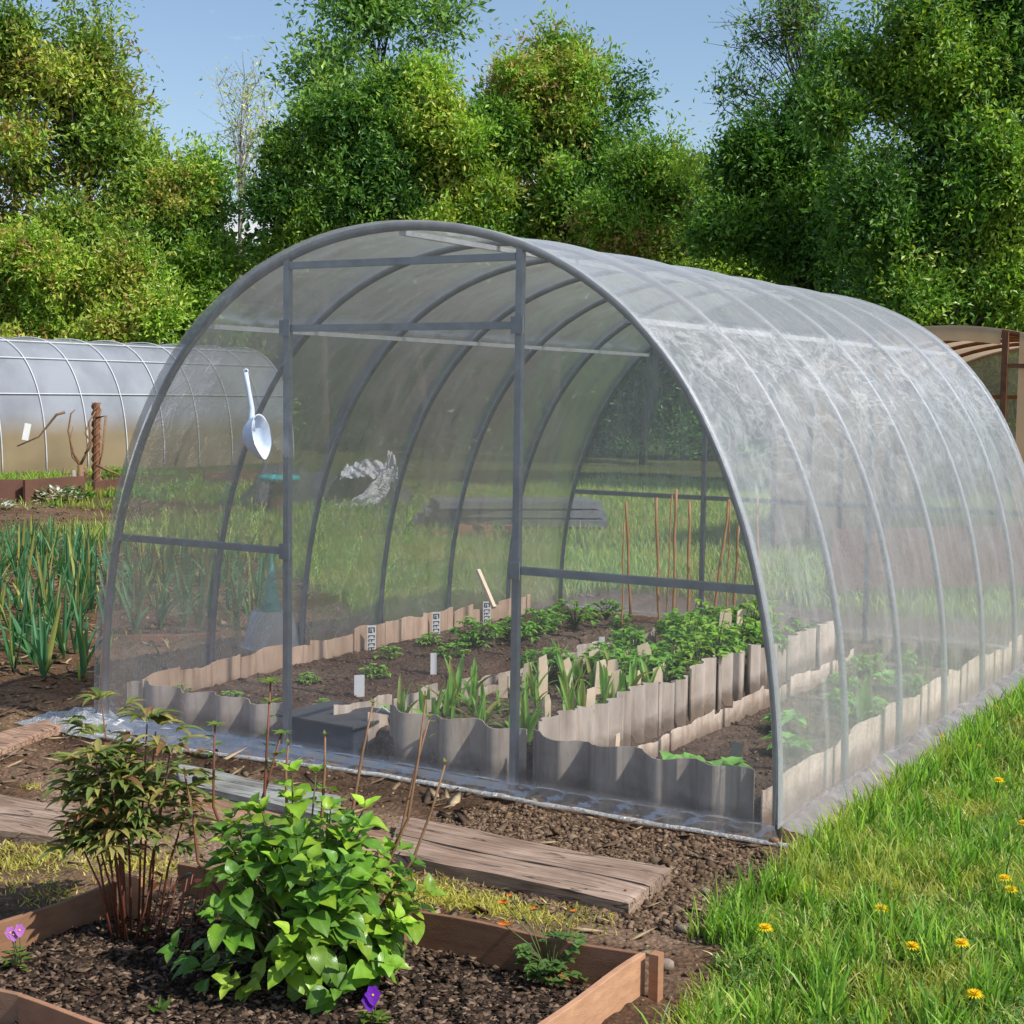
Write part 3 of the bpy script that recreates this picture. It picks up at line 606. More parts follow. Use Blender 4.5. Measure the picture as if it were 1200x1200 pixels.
# planks lying on the ground
def plank(name, pts, th, label, z=.028, mat='wood_old', tone=(1, 1, 1), slit=True):
    """pts: 4 corners a,b,c,d on ground; long axis a->b; split into boards across"""
    a, b, c, d = [Vector((*p, 0)) for p in pts]
    L = ((b-a).length+(c-d).length)/2; root = thing(name, (a.x, a.y, 0), label, 'plank')
    ranges = ((0, .515), (.545, 1)) if slit else ((0, 1),)
    for k, (v0, v1) in enumerate(ranges):
        n = 46; m = 8; V = []; Q = []
        for i in range(n+1):
            u = i/n
            for j in range(m+1):
                v = v0+(v1-v0)*j/m
                if j in (0, m): v += .006*math.sin(u*19+k*3)+.008*(float(vn(u*14, j+k*5.0))-.5)
                uu = u+(.012*(float(vn(v*9, 3.0+k))-.5) if i in (0, n) else 0)
                p = (a*(1-uu)+b*uu)*(1-v)+(d*(1-uu)+c*uu)*v
                zz = z+th/2+.003*math.sin(u*7+v*4)+.0035*(float(fbm(v*22, u*2.2, 0, 3, 5))-.5)-(.003 if j in (0, m) else 0)-(.003 if i in (0, n) else 0)
                V.append((p.x, p.y, zz))
        top = len(V); V += [(x, y, z-th) for x, y, _ in V]
        w = m+1
        for i in range(n):
            for j in range(m): q = i*w+j; Q += [(q, q+w, q+w+1, q+1)]
        for i in range(n):
            for j in (0, m):
                q = i*w+j; Q.append((q, q+w, q+w+top, q+top) if j else (q, q+top, q+w+top, q+w))
        for j in range(m):
            for i in (0, n): q = i*w+j; Q.append((q, q+1, q+1+top, q+top) if i == 0 else (q, q+top, q+1+top, q+1))
        mb = MB(); mb.add(V, Q, col=tone); ob = mb.build('board', M[mat], root, smooth=False)
        if slit:
            for uu in (.05, .95):
                q = (a*(1-uu)+b*uu)*(1-(v0+v1)/2)+(d*(1-uu)+c*uu)*((v0+v1)/2); nl_ = MB(); nl_.lathe([(.0001, z+th/2+.004), (.004, z+th/2+.0035), (.0045, z+th/2-.002)], 8, (q.x, q.y, 0)); nl_.build('nail', M['rust'], root)
    return root
def G2(px, py): p = gp(px, py, .035); return (p.x, p.y)
plank('walkway_plank', (G2(470, 958), G2(787, 1020), G2(737, 1060), G2(455, 1000)), .03, 'wide cracked grey brown plank lying in front of the tunnel')
plank('walkway_plank', (G2(195, 912), G2(470, 975), G2(462, 1002), G2(205, 942)), .02, 'narrow brown plank behind the bush, next to the whitish painted board', slit=False, z=.012, tone=(1.0, .85, .75))
plank('painted_board', (G2(205, 898), G2(400, 938), G2(385, 962), G2(212, 920)), .02, 'whitish board with worn green paint lying before the tunnel', slit=False, z=.04, tone=(.9, 1.3, 1.6))
plank('walkway_plank', (G2(-90, 915), G2(98, 950), G2(88, 985), G2(-90, 965)), .028, 'grey weathered plank on the path at the left edge')
plank('edging_plank', (G2(-60, 872), G2(92, 828), G2(90, 842), G2(-50, 895)), .03, 'narrow brown board lying between the onion bed and the path', slit=False, tone=(1.1, .98, .9), z=.012)
# ------------------------------------------------------------------ bush (hydrangea like)
bc = gp(357, 1150); bc = Vector((bc.x, bc.y, 0))
bush = thing('leafy_bush', (bc.x, bc.y, 0), 'rounded bush with broad bright green leaves in the boarded flower bed', 'bush')
lv = Leaves(); stems = MB(); rb = random.Random(12); random.seed(12)
def bushpos(th, ph, r): return Vector((bc.x, bc.y, .20))+Vector((math.cos(th)*math.sin(ph)*r*.25, math.sin(th)*math.sin(ph)*r*.25, math.cos(ph)*r*.25))
for i in range(108):
    th = rb.uniform(0, 2*PI); ph = math.acos(rb.uniform(-.6, 1)); r = rb.uniform(.75, 1.12)*(1+.16*math.sin(th*3+ph*4))
    tip = bushpos(th, ph, r)
    if tip.z < .03: tip.z = .03+rb.uniform(0, .05)
    out = (tip-Vector((bc.x, bc.y, .08))).normalized(); dirv = (out+Vector((0, 0, .55))).normalized()
    bp = Vector((bc.x+rb.uniform(-.05, .05), bc.y+rb.uniform(-.05, .05), 0)); mid = bp.lerp(tip, .55)+Vector((0, 0, .03))
    stems.tube([bp, mid, tip], [.004, .003, .0018], 5, cap=False)
    tone = vary(rb.choice([(.24, .40, .03), (.17, .33, .03), (.30, .46, .04), (.11, .25, .03)]), .2)
    for lvl in range(3):
        c = tip-dirv*(.036*lvl); sz = (.043, .066, .078)[lvl]*rb.uniform(.75, 1.15); a0 = rb.uniform(0, PI)+lvl*PI/2
        x = dirv.orthogonal().normalized(); y = dirv.cross(x)
        for k in range(2 if lvl else 3):
            a = a0+k*PI*(1 if lvl else .667); sdv = (x*math.cos(a)+y*math.sin(a))
            ld = (sdv*(1.0 if lvl else .7)+dirv*(.35 if lvl else .9)).normalized()
            if ld.z < -.5: ld.z *= .3
            lv.leaf(c+ld*.010, ld, (dirv+Vector((0, 0, .8))).normalized(), sz, sz*.74, droop=rb.uniform(.25, .75), cup=rb.uniform(.1, .5), col=tuple(t*(1.15 if lvl == 0 else 1) for t in vary(tone, .15)), nu=8, shape=(.62, .9), wav=.14)
lv.build('foliage', M['leaf'], bush); stems.build('stem', M['stem'], bush, smooth=True)
# shoots rising from the bush
shoots = [((308, 965), (317, 800), 2, 1), ((300, 960), (330, 860), 1, 0), ((250, 945), (252, 850), 1, 1), ((378, 945), (381, 862), 0, 0), ((415, 940), (437, 825), 0, 0), ((478, 960), (499, 818), 0, 0), ((470, 975), (503, 842), 0, 0), ((485, 1005), (522, 895), 0, 0), ((336, 940), (338, 872), 0, 0), ((232, 1010), (216, 905), 0, 0)]
for i, (b, t, lf, big) in enumerate(shoots):
    D = 3.72+.04*math.sin(i*2.3); B = at(*b, D); Tt = at(*t, D); B0 = Vector((bc.x+.4*(B.x-bc.x), bc.y+.4*(B.y-bc.y), .05))
    m1 = B.lerp(Tt, .5)+Vector((.006*math.sin(i*3), 0, 0))
    s = MB(); s.tube([B0, B, m1, Tt], [.0045, .004, .0033, .0024], 6); sh = s.build('shoot', M['redstem' if i in (0, 1, 2, 9) else 'twig'], bush, smooth=True)
    l = Leaves(); n = 12 if lf == 2 else (9 if lf else 4)
    for k in range(n):
        a = k*2.4; hh = Tt-Vector((0, 0, (.0 if k < n*.6 else .05)))
        el = 1.2 if not lf else .5
        l.leaf(hh, (math.cos(a), math.sin(a), el), (0, 0, 1), (.045 if lf == 2 else .034 if lf else .022), .014 if lf else .008, droop=.4, col=vary((.16, .24, .03) if lf else (.22, .22, .05), .2), nu=4)
    if lf:
        for k in range(5):
            a = k*2.5; q = B.lerp(Tt, .45+.1*k); l.leaf(q, (math.cos(a), math.sin(a), .4), (0, 0, 1), .036, .016, droop=.5, col=vary((.09, .18, .03)), nu=4)
    lo = npmesh('shoot_leaves', np.array(l.V), np.array(l.Q), M['leaf_plain'], sh, (bc.x, bc.y, 0), col=np.array(l.C), uv=np.array(l.U))
# ------------------------------------------------------------------ peony
pc = gp(150, 1100); pc = Vector((pc.x, pc.y, 0)); random.seed(21); rb = random.Random(21)
peo = thing('peony', (pc.x, pc.y, 0), 'peony with dark narrow drooping leaves on reddish stems, left of the bright bush', 'plant')
lv = Leaves(); 
stl = [(rb.uniform(-1, 1), rb.uniform(-.8, .8), rb.uniform(.30, .56)) for _ in range(13)]+[(-.5, 0, .60), (.1, .2, .56), (.35, .1, .55), (.7, .1, .5)]
for i, (dx, dy, h) in enumerate(stl):
    b = pc+Vector((dx*.06+.02, dy*.05, 0)); off = Vector((dx, dy, 0))*.145*(h/.5)*(.55+.45*rb.random())
    if i < 13: h *= (1-.25*min(1, (dx*dx+dy*dy)))
    tp0 = b+off+Vector((0, 0, h)); m = b+off*.35+Vector((0, 0, h*.5))
    st = MB(); st.tube([b, m, b+off*.75+Vector((0, 0, h*.8)), tp0], [.0032, .0030, .0025, .0018], 6); st.build('stem', M['redstem'], peo, smooth=True)
    nw = 6 if h > .35 else 4
    for w in range(nw):
        u = 1-.085*w; q = m.lerp(tp0, max(0, (u-.5)*2)) if u > .5 else m
        q = q if w else tp0
        for k in range(3 if w else 4):
            a = rb.uniform(0, 2*PI); pet = Vector((math.cos(a), math.sin(a), rb.uniform(.3, .9) if w else 1.1)).normalized(); Lp = rb.uniform(.04, .08) if w else .02
            e = q+pet*Lp
            for a2 in ((-.8, 0, .8) if w % 2 else (-.95, -.5, 0, .5, .95)):
                dd = Matrix.Rotation(a2+rb.uniform(-.15, .15), 3, 'Z') @ Vector((pet.x, pet.y, .55))
                Lf = rb.uniform(.06, .10)*(1-.25*abs(a2)); mat_t = rb.random()
                c = vary((.17, .23, .06), .3) if mat_t < .55 else vary((.36, .32, .10), .25) if mat_t < .9 else vary((.26, .12, .06), .2)
                lv.leaf(e, dd, (0, 0, 1), Lf, Lf*.25, droop=rb.uniform(.45, 1.0), cup=.45, col=c, nu=5, shape=(.75, .8))
for k in range(26):   # low red young leaves on the right
    a = rb.uniform(0, 2*PI); q = pc+Vector((rb.uniform(.08, .24), rb.uniform(-.05, .12), rb.uniform(.05, .2)))
    lv.leaf(q, (math.cos(a), math.sin(a), .3), (0, 0, 1), .05, .02, droop=.5, col=vary((.15, .04, .02) if k % 2 else (.05, .1, .025), .25), nu=5)
s = MB()
for k in range(9):
    q = pc+Vector((.05+.02*k, rb.uniform(-.05, .08), 0)); s.tube([q, q+Vector((.03, .01, .1)), q+Vector((.045, .02, .19))], [.003, .0025, .0015], 5)
s.build('young_stem', M['redstem'], peo, smooth=True)
lv.build('foliage', M['leaf_plain'], peo)
# ------------------------------------------------------------------ small flowers in bed
def pansy(px, py, col, label, heads, lc, zc=0.0):
    b = gp(px, py); r = thing('pansy', (b.x, b.y, 0), label, 'flower')
    l = Leaves()
    for k in range(14):
        a = k*2.4; q = b+Vector((.02*math.cos(a*1.7), .02*math.sin(a*1.3), .012+.006*(k % 7)*lc)); l.leaf(q, (math.cos(a), math.sin(a), .35), (0, 0, 1), .032, .02, droop=.4, col=vary((.12, .20, .03)), nu=4)
    l.build('foliage', M['leaf_plain'], r)
    for (hx, hy) in heads:
        h = at(hx, hy, (b-Vector(CAM)).dot(fw)-.015); s = MB(); s.tube([b, b.lerp(h, .6)+Vector((.004, .004, 0)), h], .0016, 5); s.build('stem', M['stem'], r, smooth=True)
        f = Leaves(); view = (Vector(CAM)-h).normalized()+Vector((.2, -.1, .3)); view.normalize(); x = view.orthogonal().normalized(); x = Vector((0, 0, 1)).cross(view).normalized(); y = view.cross(x)
        for a, sz in ((1.2, 1), (1.95, 1), (.1, .9), (3.04, .9), (-1.57, 1.15)):
            dv = x*math.cos(a)+y*math.sin(a)
            k_ = .75 if lc > 1 else 1.0; f.leaf(h, dv, view, .021*sz*k_, .024*sz*k_, droop=-.1, cup=.15, col=vary(col, .12), nu=5, shape=(.42, .6))
        f.build('bloom', M['petal'], r)
        c = MB(); c.lathe([(0.0001, .004), (.003, .002), (.0035, 0)], 8, tuple(h+view*.002)); c.cc = (.8, .5, .03); e = Leaves(); e.leaf(h+view*.003-y*.003, y, view, .006, .006, droop=.1, col=(.85, .55, .04), nu=3); e.build('flower_eye', M['petal'], r)
pansy(437, 1205, (.16, .015, .42), 'deep violet pansy blooming in the mulch below the green bush', [(433, 1173), (437, 1166)], .6)
pansy(18, 1140, (.45, .16, .52), 'pale lilac pansy in the mulch at the left edge', [(23, 1090), (12, 1093), (16, 1095)], 1.3)
b = gp(190, 1190); sp_ = thing('seedling', (b.x, b.y, 0), 'tiny green seedling alone in the mulch near the bottom edge', 'plant'); l = Leaves()
for a, t in ((.3, 1.6), (2.6, 1.0), (4.4, .5)): l.leaf(b+Vector((0, 0, .01)), (math.cos(a), math.sin(a), t), (0, -1, .3), .042, .018, droop=.2, col=(.13, .26, .04), nu=5)
l.build('foliage', M['leaf_plain'], sp_)
# columbine with orange blossoms
b = gp(645, 1150); co = thing('orange_flower_plant', (b.x, b.y, 0), 'low plant with rounded leaves and small orange blossoms near the bed corner', 'flower'); l = Leaves(); random.seed(5); s = MB()
for k in range(46):
    a = random.uniform(0, 2*PI); rr = random.uniform(.01, .085); z = random.uniform(.02, .13)*(1-rr*3); q = b+Vector((rr*math.cos(a), rr*math.sin(a), max(.015, z)))
    s.tube([b+Vector((0, 0, .0)), b.lerp(q, .5)+Vector((0, 0, .02)), q], .0013, 4, cap=False)
    for j in range(3):
        a2 = a+(j-1)*1.1; l.leaf(q, (math.cos(a2), math.sin(a2), .25), (0, 0, 1), .03, .026, droop=.3, cup=.3, col=vary((.11, .20, .05), .25), nu=4, shape=(.5, .7))
for k in range(14):
    a = random.uniform(0, 2*PI); l.leaf(b+Vector((.02*math.cos(a), .02*math.sin(a), .02)), (math.cos(a), math.sin(a), .1), (0, 0, 1), .035, .02, droop=.5, col=(.42, .22, .08), nu=3)
l.build('foliage', M['leaf_plain'], co)
Db = (b-Vector(CAM)).dot(fw)
for (hx, hy, sz) in ((590, 1058, 1), (591, 1084, 1.25), (625, 1065, .6), (672, 1068, .6), (597, 1050, .6)):
    h = at(hx, hy, Db+.02); s.tube([b, b.lerp(h, .5)+Vector((.01, 0, .02)), h], .0016, 5); f = Leaves()
    for k in range(7):
        a = k*.9; f.leaf(h, (math.cos(a), math.sin(a), .6), (0, 0, 1), .017*sz, .012*sz, droop=.3, cup=-.3, col=vary((.70, .13, .02) if k % 2 else (.75, .3, .03), .15), nu=4)
    f.build('bloom', M['petal'], co)
s.build('stem', M['stem'], co, smooth=True)
# ------------------------------------------------------------------ dandelions on the lawn
def dandelion(loc, h, sz, label):
    r = thing('dandelion', loc, label, 'flower', 'dandelions on the lawn'); f = Leaves(); top = Vector(loc)+Vector((random.uniform(-.01, .01), random.uniform(-.01, .01), h))
    for ring in range(3):
        for k in range(16):
            a = k*2*PI/16+ring*.2; el = (.15, .7, 1.6)[ring]
            f.leaf(top, (math.cos(a), math.sin(a), el), (0, 0, 1), sz*(1, .85, .6)[ring], sz*.28, droop=.3, col=vary((.95, .70, .02) if ring < 2 else (.95, .52, .01), .06), nu=2)
    f.build('bloom', M['petal'], r); s = MB(); s.tube([loc, tuple(top)], .0022, 5); s.build('stem', M['stem'], r)
random.seed(3)
dl = [(1169, 846, 'far dandelion at the right edge beside the end of the film wall'), (1146, 893, 'yellow dandelion halfway up the lawn near the tunnel side'), (1170, 936, 'round yellow dandelion below the one by the tunnel side'), (1198, 988, 'dandelion cut by the right frame edge'),
      (1177, 1058, 'upper bloom of the two dandelions close together at the right'), (1184, 1070, 'darker lower bloom of the two dandelions close together at the right'), (1034, 1094, 'single dandelion in the middle of the lawn'), (1067, 1140, 'flattened dandelion in the lower lawn, left of a fuller one'),
      (1127, 1138, 'full double dandelion in the lower lawn at right'), (893, 1116, 'small dandelion at the ragged lawn edge nearest the soil'), (1137, 1200, 'dandelion at the very bottom of the picture'), (1104, 882, 'tiny yellow dandelion closest to the film skirt')]
for px, py, lab in dl:
    p = gp(px, py); dandelion((p.x, p.y, -.003), .07, .014 if py < 900 else .025, lab)
# ------------------------------------------------------------------ inside the tunnel: crops
def ribbon(l, base, az, tilt, L, W, bend, col, nu=6): 
    d = Vector((math.cos(az)*math.sin(tilt), math.sin(az)*math.sin(tilt), math.cos(tilt)))
    n = Vector((-math.cos(az)*math.cos(tilt), -math.sin(az)*math.cos(tilt), math.sin(tilt)))
    n = n if random.random() < .5 else n+Vector((-math.sin(az), math.cos(az), 0))*.8
    l.leaf(base, d, n, L, W, droop=bend, cup=.6, col=col, nu=nu, shape=(.45, .45))
def leek(name, loc, H, n, W, col, label, cat, group, seed):
    random.seed(seed); r = tag(link(bpy.data.objects.new(name, None), loc=loc), label, cat, group); l = Leaves(); B = Vector(loc)
    for k in range(n):
        ribbon(l, B+Vector((random.uniform(-.006, .006), random.uniform(-.006, .006), 0)), random.uniform(0, 2*PI), random.uniform(.05, .38), H*random.uniform(.65, 1.05), W*random.uniform(.7, 1.1), random.choice((.05, .2, .4, -.1, .8)), vary(col if k % 9 else (.36, .36, .10), .2), 7)
    l.build('leaf_blades', M['leaf_plain'], r); s = MB(); s.tube([B-Vector((0, 0, .01)), B+Vector((0, 0, H*.22))], [W*.34, W*.30], 7); s.build('stalk', M['stem'], r, smooth=True); return r
def potato(name, loc, rad, H, col, label, cat, group, seed, n=30, lobed=False, lsz=.05, wr=.55):
    random.seed(seed); r = tag(link(bpy.data.objects.new(name, None), loc=loc), label, cat, group); l = Leaves(); B = Vector(loc); s = MB()
    for k in range(n):
        a = random.uniform(0, 2*PI); q = random.random()**.6; t = B+Vector((rad*q*math.cos(a), rad*q*math.sin(a), H*(1-.55*q*q)*random.uniform(.45, 1)))
        s.tube([B, B.lerp(t, .5)+Vector((0, 0, H*.15)), t], [.003, .0025, .0015], 4, cap=False)
        for j in range(4):
            a2 = a+random.uniform(-1.6, 1.6); L = lsz*random.uniform(.7, 1.15)
            l.leaf(t, (math.cos(a2), math.sin(a2), random.uniform(0, .7)), (0, 0, 1), L, L*wr, droop=random.uniform(.2, .8), cup=.35, col=vary(col, .22), nu=5, wav=.15)
    l.build('foliage', M['leaf_plain'], r); s.build('stem', M['stem'], r, smooth=True); return r
def shift(o, loc, rz, s, label=None, group=None, cat=None):
    c = copy_tree(o); c.location = loc; c.rotation_euler.z = rz; c.scale = (s, s, s)
    if label: c['label'] = label
    if group: c['group'] = group
    return c
G_le = 'leek seedlings between the wooden markers'; lab_le = 'slim upright leek seedling among the wooden markers in the middle bed'
leeks = [leek('leek_seedling', (-9, -9, 0), .19, 5, .026, (.26, .48, .10), lab_le, 'plant', G_le, 40+i) for i in range(4)]
pots = [potato('potato_plant', (-9, -9, 0), .12, .17, (.22, .44, .07), '', 'plant', None, 50+i) for i in range(3)]
tomato = potato('tomato_plant', (-9, -9, 0), .09, .26, (.32, .52, .07), '', 'plant', None, 60, n=20, lsz=.045)
small = potato('carrot_clump', (-9, -9, 0), .06, .06, (.28, .50, .09), '', 'plant', None, 65, n=18, lsz=.03)
cab = potato('cabbage_seedling', (-9, -9, 0), .06, .09, (.26, .50, .12), '', 'plant', None, 70, n=5, lsz=.10, wr=.8)
protos = leeks+pots+[tomato, small, cab]
rr = random.Random(77)
def on(x, y): return (x, y, hz(x, y)-.004)
k = 0
for i in range(46):
    y = .16+1.35*i/46+rr.uniform(-.03, .03); x = rr.uniform(-.14, .46)
    if y > 1.7: continue
    shift(leeks[k % 4], on(x, y), rr.uniform(0, 6), rr.uniform(.65, 1.25), lab_le, G_le); k += 1
for (x, y) in ((-.30, .32), (-.28, .62), (-.18, .30), (-.30, .95), (-.12, .55)):
    shift(leeks[k % 4], on(x, y), rr.uniform(0, 6), 1.0, 'leek seedling growing against the low pale sheets left of the middle bed', 'leeks along the pale sheets'); k += 1
for i in range(34):
    x = -.17+.62*rr.random(); y = 1.3+1.95*(i+rr.random())/34
    shift(pots[i % 3], on(x, y), rr.uniform(0, 6), rr.uniform(.7, 1.15), 'bushy dark green plant in the leafy rear half of the middle bed', 'bushy plants in the middle bed')
for i in range(7):
    y = 2.1+.2*i; x = -.85+rr.uniform(-.2, .25); shift(pots[i % 3], on(x, y), rr.uniform(0, 6), rr.uniform(.8, 1.2), 'bushy dark green plant at the far end of the left bed', 'bushy plants in the left bed')
for i, (x, y) in enumerate(((.25, 1.9), (.38, 2.1), (.18, 2.3), (.33, 2.5), (.42, 2.75), (.24, 2.9), (.45, 1.75), (.05, 2.5))):
    shift(tomato, on(x, y), rr.uniform(0, 6), rr.uniform(1.0, 1.4), 'light green tomato plant by the bamboo canes', 'tomato plants by the canes')
labs = ['pale green clump just behind the front sheet of the left bed', 'small round green clump left of the first door post', 'young green clump beside the first printed label', 'low green clump near the first printed label', 'green clump between the first two printed labels', 'low green clump below the second printed label', 'wide green clump in front of the third printed label']
for i, (px, py) in enumerate(((270, 822), (213, 812), (362, 800), (440, 792), (378, 830), (535, 768), (560, 758))):
    p = gp(px, py, .1); shift(small, on(p.x, p.y), i*1.3, (1.0, .7, .8, 1.1, .7, 1.2, 1.3)[i], labs[i])
for i in range(6):
    x, y = -1.0+rr.uniform(-.2, .2), 1.5+i*.22; shift(small, on(x, y), i, 1.1, 'green clump in the middle stretch of the left bed', 'green clumps in the left bed')
labs = ['broad leaved cabbage seedling at the front corner of the right bed', 'cabbage seedling behind the right leg of the front arch', 'cabbage seedling seen through the film past the first side rib', 'cabbage seedling deeper in the right bed', 'pale cabbage seedling near the middle of the right bed', 'far cabbage seedling in the right bed']
for i, (x, y) in enumerate(((.98, .42), (1.15, .35), (1.2, .9), (1.05, 1.3), (1.2, 1.8), (1.1, 2.4))):
    shift(cab, on(x, y), i*1.7, .95, labs[i])
for i in range(8): shift(pots[i % 3], on(.9+rr.uniform(0, .42), 1.6+i*.2), i, .7, 'leafy plant seen dimly through the right film wall', 'leafy plants in the right bed')
def wipe(o):
    for ch in list(o.children): wipe(ch)
    bpy.data.objects.remove(o)
for o in protos: wipe(o)
# big pale leaf in the right bed
b = gp(1012, 848, .06); r = thing('chard_plant', (b.x, b.y, .04), 'tall single bright green leaf seen through the right film wall', 'plant'); l = Leaves()
l.leaf(b+Vector((0, 0, 0)), (0.05, 0, 1), (.4, -.9, .1), .22, .07, droop=.2, cup=.3, col=(.16, .30, .06), nu=8); l.leaf(b, (-.3, .2, 1), (.4, -.9, .1), .15, .05, droop=.3, col=(.10, .24, .06), nu=6); l.build('foliage', M['leaf_plain'], r)
# canes
canes = [((734, 588), (739, 712)), ((769, 583), (773, 735)), ((787, 580), (781, 730)), ((792, 573), (790, 700)), ((808, 588), (807, 705)), ((855, 585), (834, 725)), ((856, 588), (851, 715)), ((866, 615), (859, 722)), ((887, 583), (892, 715)), ((731, 612), (730, 700))]
cl = ['leftmost tall bamboo cane', 'straight bamboo cane second from the left', 'thin cane just left of the tallest cane', 'tallest knotty bamboo cane', 'slender bamboo cane just right of the tallest one', 'leaning thick bamboo cane beyond the rear door post', 'thin dark cane behind the leaning cane', 'short bamboo cane right of the leaning cane', 'pale cane seen through the side film', 'thin dark cane behind the leftmost bamboo cane']
for i, (t, b) in enumerate(canes):
    B = gp(*b, .14); 
    if B.y > 3.75: B = at(*b, 8.3)
    B.z = .08; D = (B-Vector(CAM)).dot(fw); Tt = at(*t, D); s = MB(); rad = .004 if i in (2, 6, 9) else .0075
    pts = [B.lerp(Tt, u/6)+Vector((.004*math.sin(u*2+i), 0, 0)) for u in range(7)]
    s.tube(pts, [rad*(1.25 if u % 2 == 0 else 1) for u in range(7)], 7)
    tag(s.build('bamboo_cane', M['cane'], None, tuple(B), smooth=True), cl[i]+' in the tunnel', 'cane')
# leaning lath
a, b2 = at(560, 668, 7.4), at(579, 712, 7.3); s = MB(); s.tube([b2, a], .013, 4, sq=True); tag(s.build('wooden_lath', M['tagwood'], None, tuple(b2)), 'short pale lath leaning on the sheets of the left bed', 'lath')
# wooden markers
mk = [(636, 800, .15, .035), (668, 792, .12, .03), (699, 772, .10, .05), (702, 795, .12, .045), (714, 793, .12, .04), (735, 775, .10, .035), (759, 778, .14, .05), (777, 785, .1, .03), (846, 745, .17, .05), (864, 738, .15, .04), (650, 760, .12, .025), (803, 750, .1, .05), (590, 800, .09, .03), (722, 840, .09, .02), (655, 775, .1, .03), (683, 760, .09, .03), (728, 803, .11, .035), (747, 800, .1, .03), (615, 790, .1, .03), (690, 826, .1, .035), (772, 800, .11, .035), (793, 768, .1, .03), (640, 832, .1, .03)]
for i, (px, py, h, w) in enumerate(mk):
    h *= 1.35; w *= 1.25; py += 16
    p = gp(px, py, .13); z0 = hz(p.x, p.y)-.01; s = MB(); t = Matrix.Translation((p.x, p.y, z0)) @ Matrix.Rotation(.95+.4*math.sin(i*3), 4, 'Z') @ Matrix.Rotation(.12*math.sin(i*5), 4, 'Y')
    V = [(-w/2, 0, 0), (w/2, 0, 0), (w/2, 0, h*.8), (w*.3, 0, h), (-w/2, 0, h*.93)]; V = [t @ Vector((x, y+e, z)) for e in (-.0025, .0025) for x, y, z in V]
    s.add(V, [(0, 1, 2, 4), (5, 9, 7, 6)] + [(k, 5+k, 5+(k+1) % 5, (k+1) % 5) for k in range(5)], [(2, 3, 4), (7, 9, 8)])
    tag(s.build('plant_marker', M['tagwood'], None, (p.x, p.y, z0)), 'thin plywood marker stuck upright between the plants of the middle bed', 'plant marker', 'plywood markers in the middle bed')
# printed labels
def card(px, py, w, h, printed, label, mat='white', z=.1, tilt=0.0, name='plant_label', hold=None):
    p = hold or gp(px, py, z); r = thing(name, tuple(p), label, 'label'); yaw = .8; t = Matrix.Translation(p) @ Matrix.Rotation(yaw, 4, 'Z') @ Matrix.Rotation(tilt, 4, 'Y')
    s = MB(); s.box(-w/2, w/2, -.0015, .0015, -.02, h, t); s.build('card', M[mat], r)
    if printed:
        s = MB(); y0, y1 = -.0035, -.0018
        def bar(x0, x1, z0, z1): s.box(x0*w, x1*w, y0, y1, z0*h, z1*h, t)
        # box shaped character at top, then rows of block characters
        bar(-.36, .36, .90, .93); bar(-.36, -.24, .74, .93); bar(.24, .36, .74, .90); bar(-.12, 0, .76, .86); bar(-.36, .1, .72, .75); 
        for k in range(4):
            z1 = .62-.16*k; bar(-.36, .36, z1-.025, z1); bar(-.36, -.26, z1-.10, z1-.03); bar(-.05, .05, z1-.10, z1-.03) if k % 2 else bar(.26, .36, z1-.10, z1-.03)
        s.build('print', M['ink'], r)
    return r
def lab_on_edge(px, ytop, w, h, label):
    # stands against the sheets of the left bed
    best = None
    for i in range(400):
        y = .1+3.2*i/400; q = Vector((-1.335, y, .22)); d = q-Vector(CAM); u = 600+F*d.dot(rt)/d.dot(fw)
        if best is None or abs(u-px) < best[0]: best = (abs(u-px), q)
    q = best[1]; q.z = .215-h+.01; return card(0, 0, w, h, True, label, hold=q)
lab_on_edge(435, 750, .045, .13, 'white printed strip label nearest the front on the left bed sheets')
lab_on_edge(511, 735, .045, .13, 'middle of the three white printed strip labels on the left bed sheets')
lab_on_edge(571, 717, .045, .12, 'farthest of the three white printed strip labels on the left bed sheets')
card(421, 815, .045, .09, False, 'blank white label at the front left corner of the middle bed', z=.1)
card(508, 790, .03, .10, False, 'tall white label standing below the middle printed strip', z=.1)
card(858, 898, .045, .09, False, 'grey slate coloured label beside the cabbage seedlings in the right bed', mat='grey', z=.09, tilt=.25)
card(705, 765, .03, .08, False, 'pale blank label among the leafy plants', z=.14)
# low box with a dark board lid near the door
bx = gp(430, 870); r = thing('covered_box', (bx.x, bx.y, 0), 'low blue grey box with a dark board lid just inside the door opening', 'box')
m = Matrix.Translation((-.41, .18, 0)) @ Matrix.Rotation(-.05, 4, 'Z')
s = MB(); 
V = [(-.165, -.10, 0), (.165, -.10, 0), (.165, .14, 0), (-.165, .14, 0), (-.185, -.12, .125), (.185, -.12, .125), (.185, .16, .125), (-.185, .16, .125)]
s.add([m @ Vector(v) for v in V], [(0, 3, 2, 1), (0, 1, 5, 4), (1, 2, 6, 5), (2, 3, 7, 6), (3, 0, 4, 7)]); s.build('tub', M['bluegrey'], r, bevel=.01)
s = MB(); s.box(-.20, .20, -.14, .19, .13, .142, m); s.build('lid', M['grey'], r, bevel=.003)
s = MB(); c = m @ Vector((.12, .1, .15)); s.tube([tuple(c), tuple(c+Vector((.03, 0, .02))), tuple(c+Vector((.06, .01, .0)))], .004, 5); s.build('handle', M['white'], r)
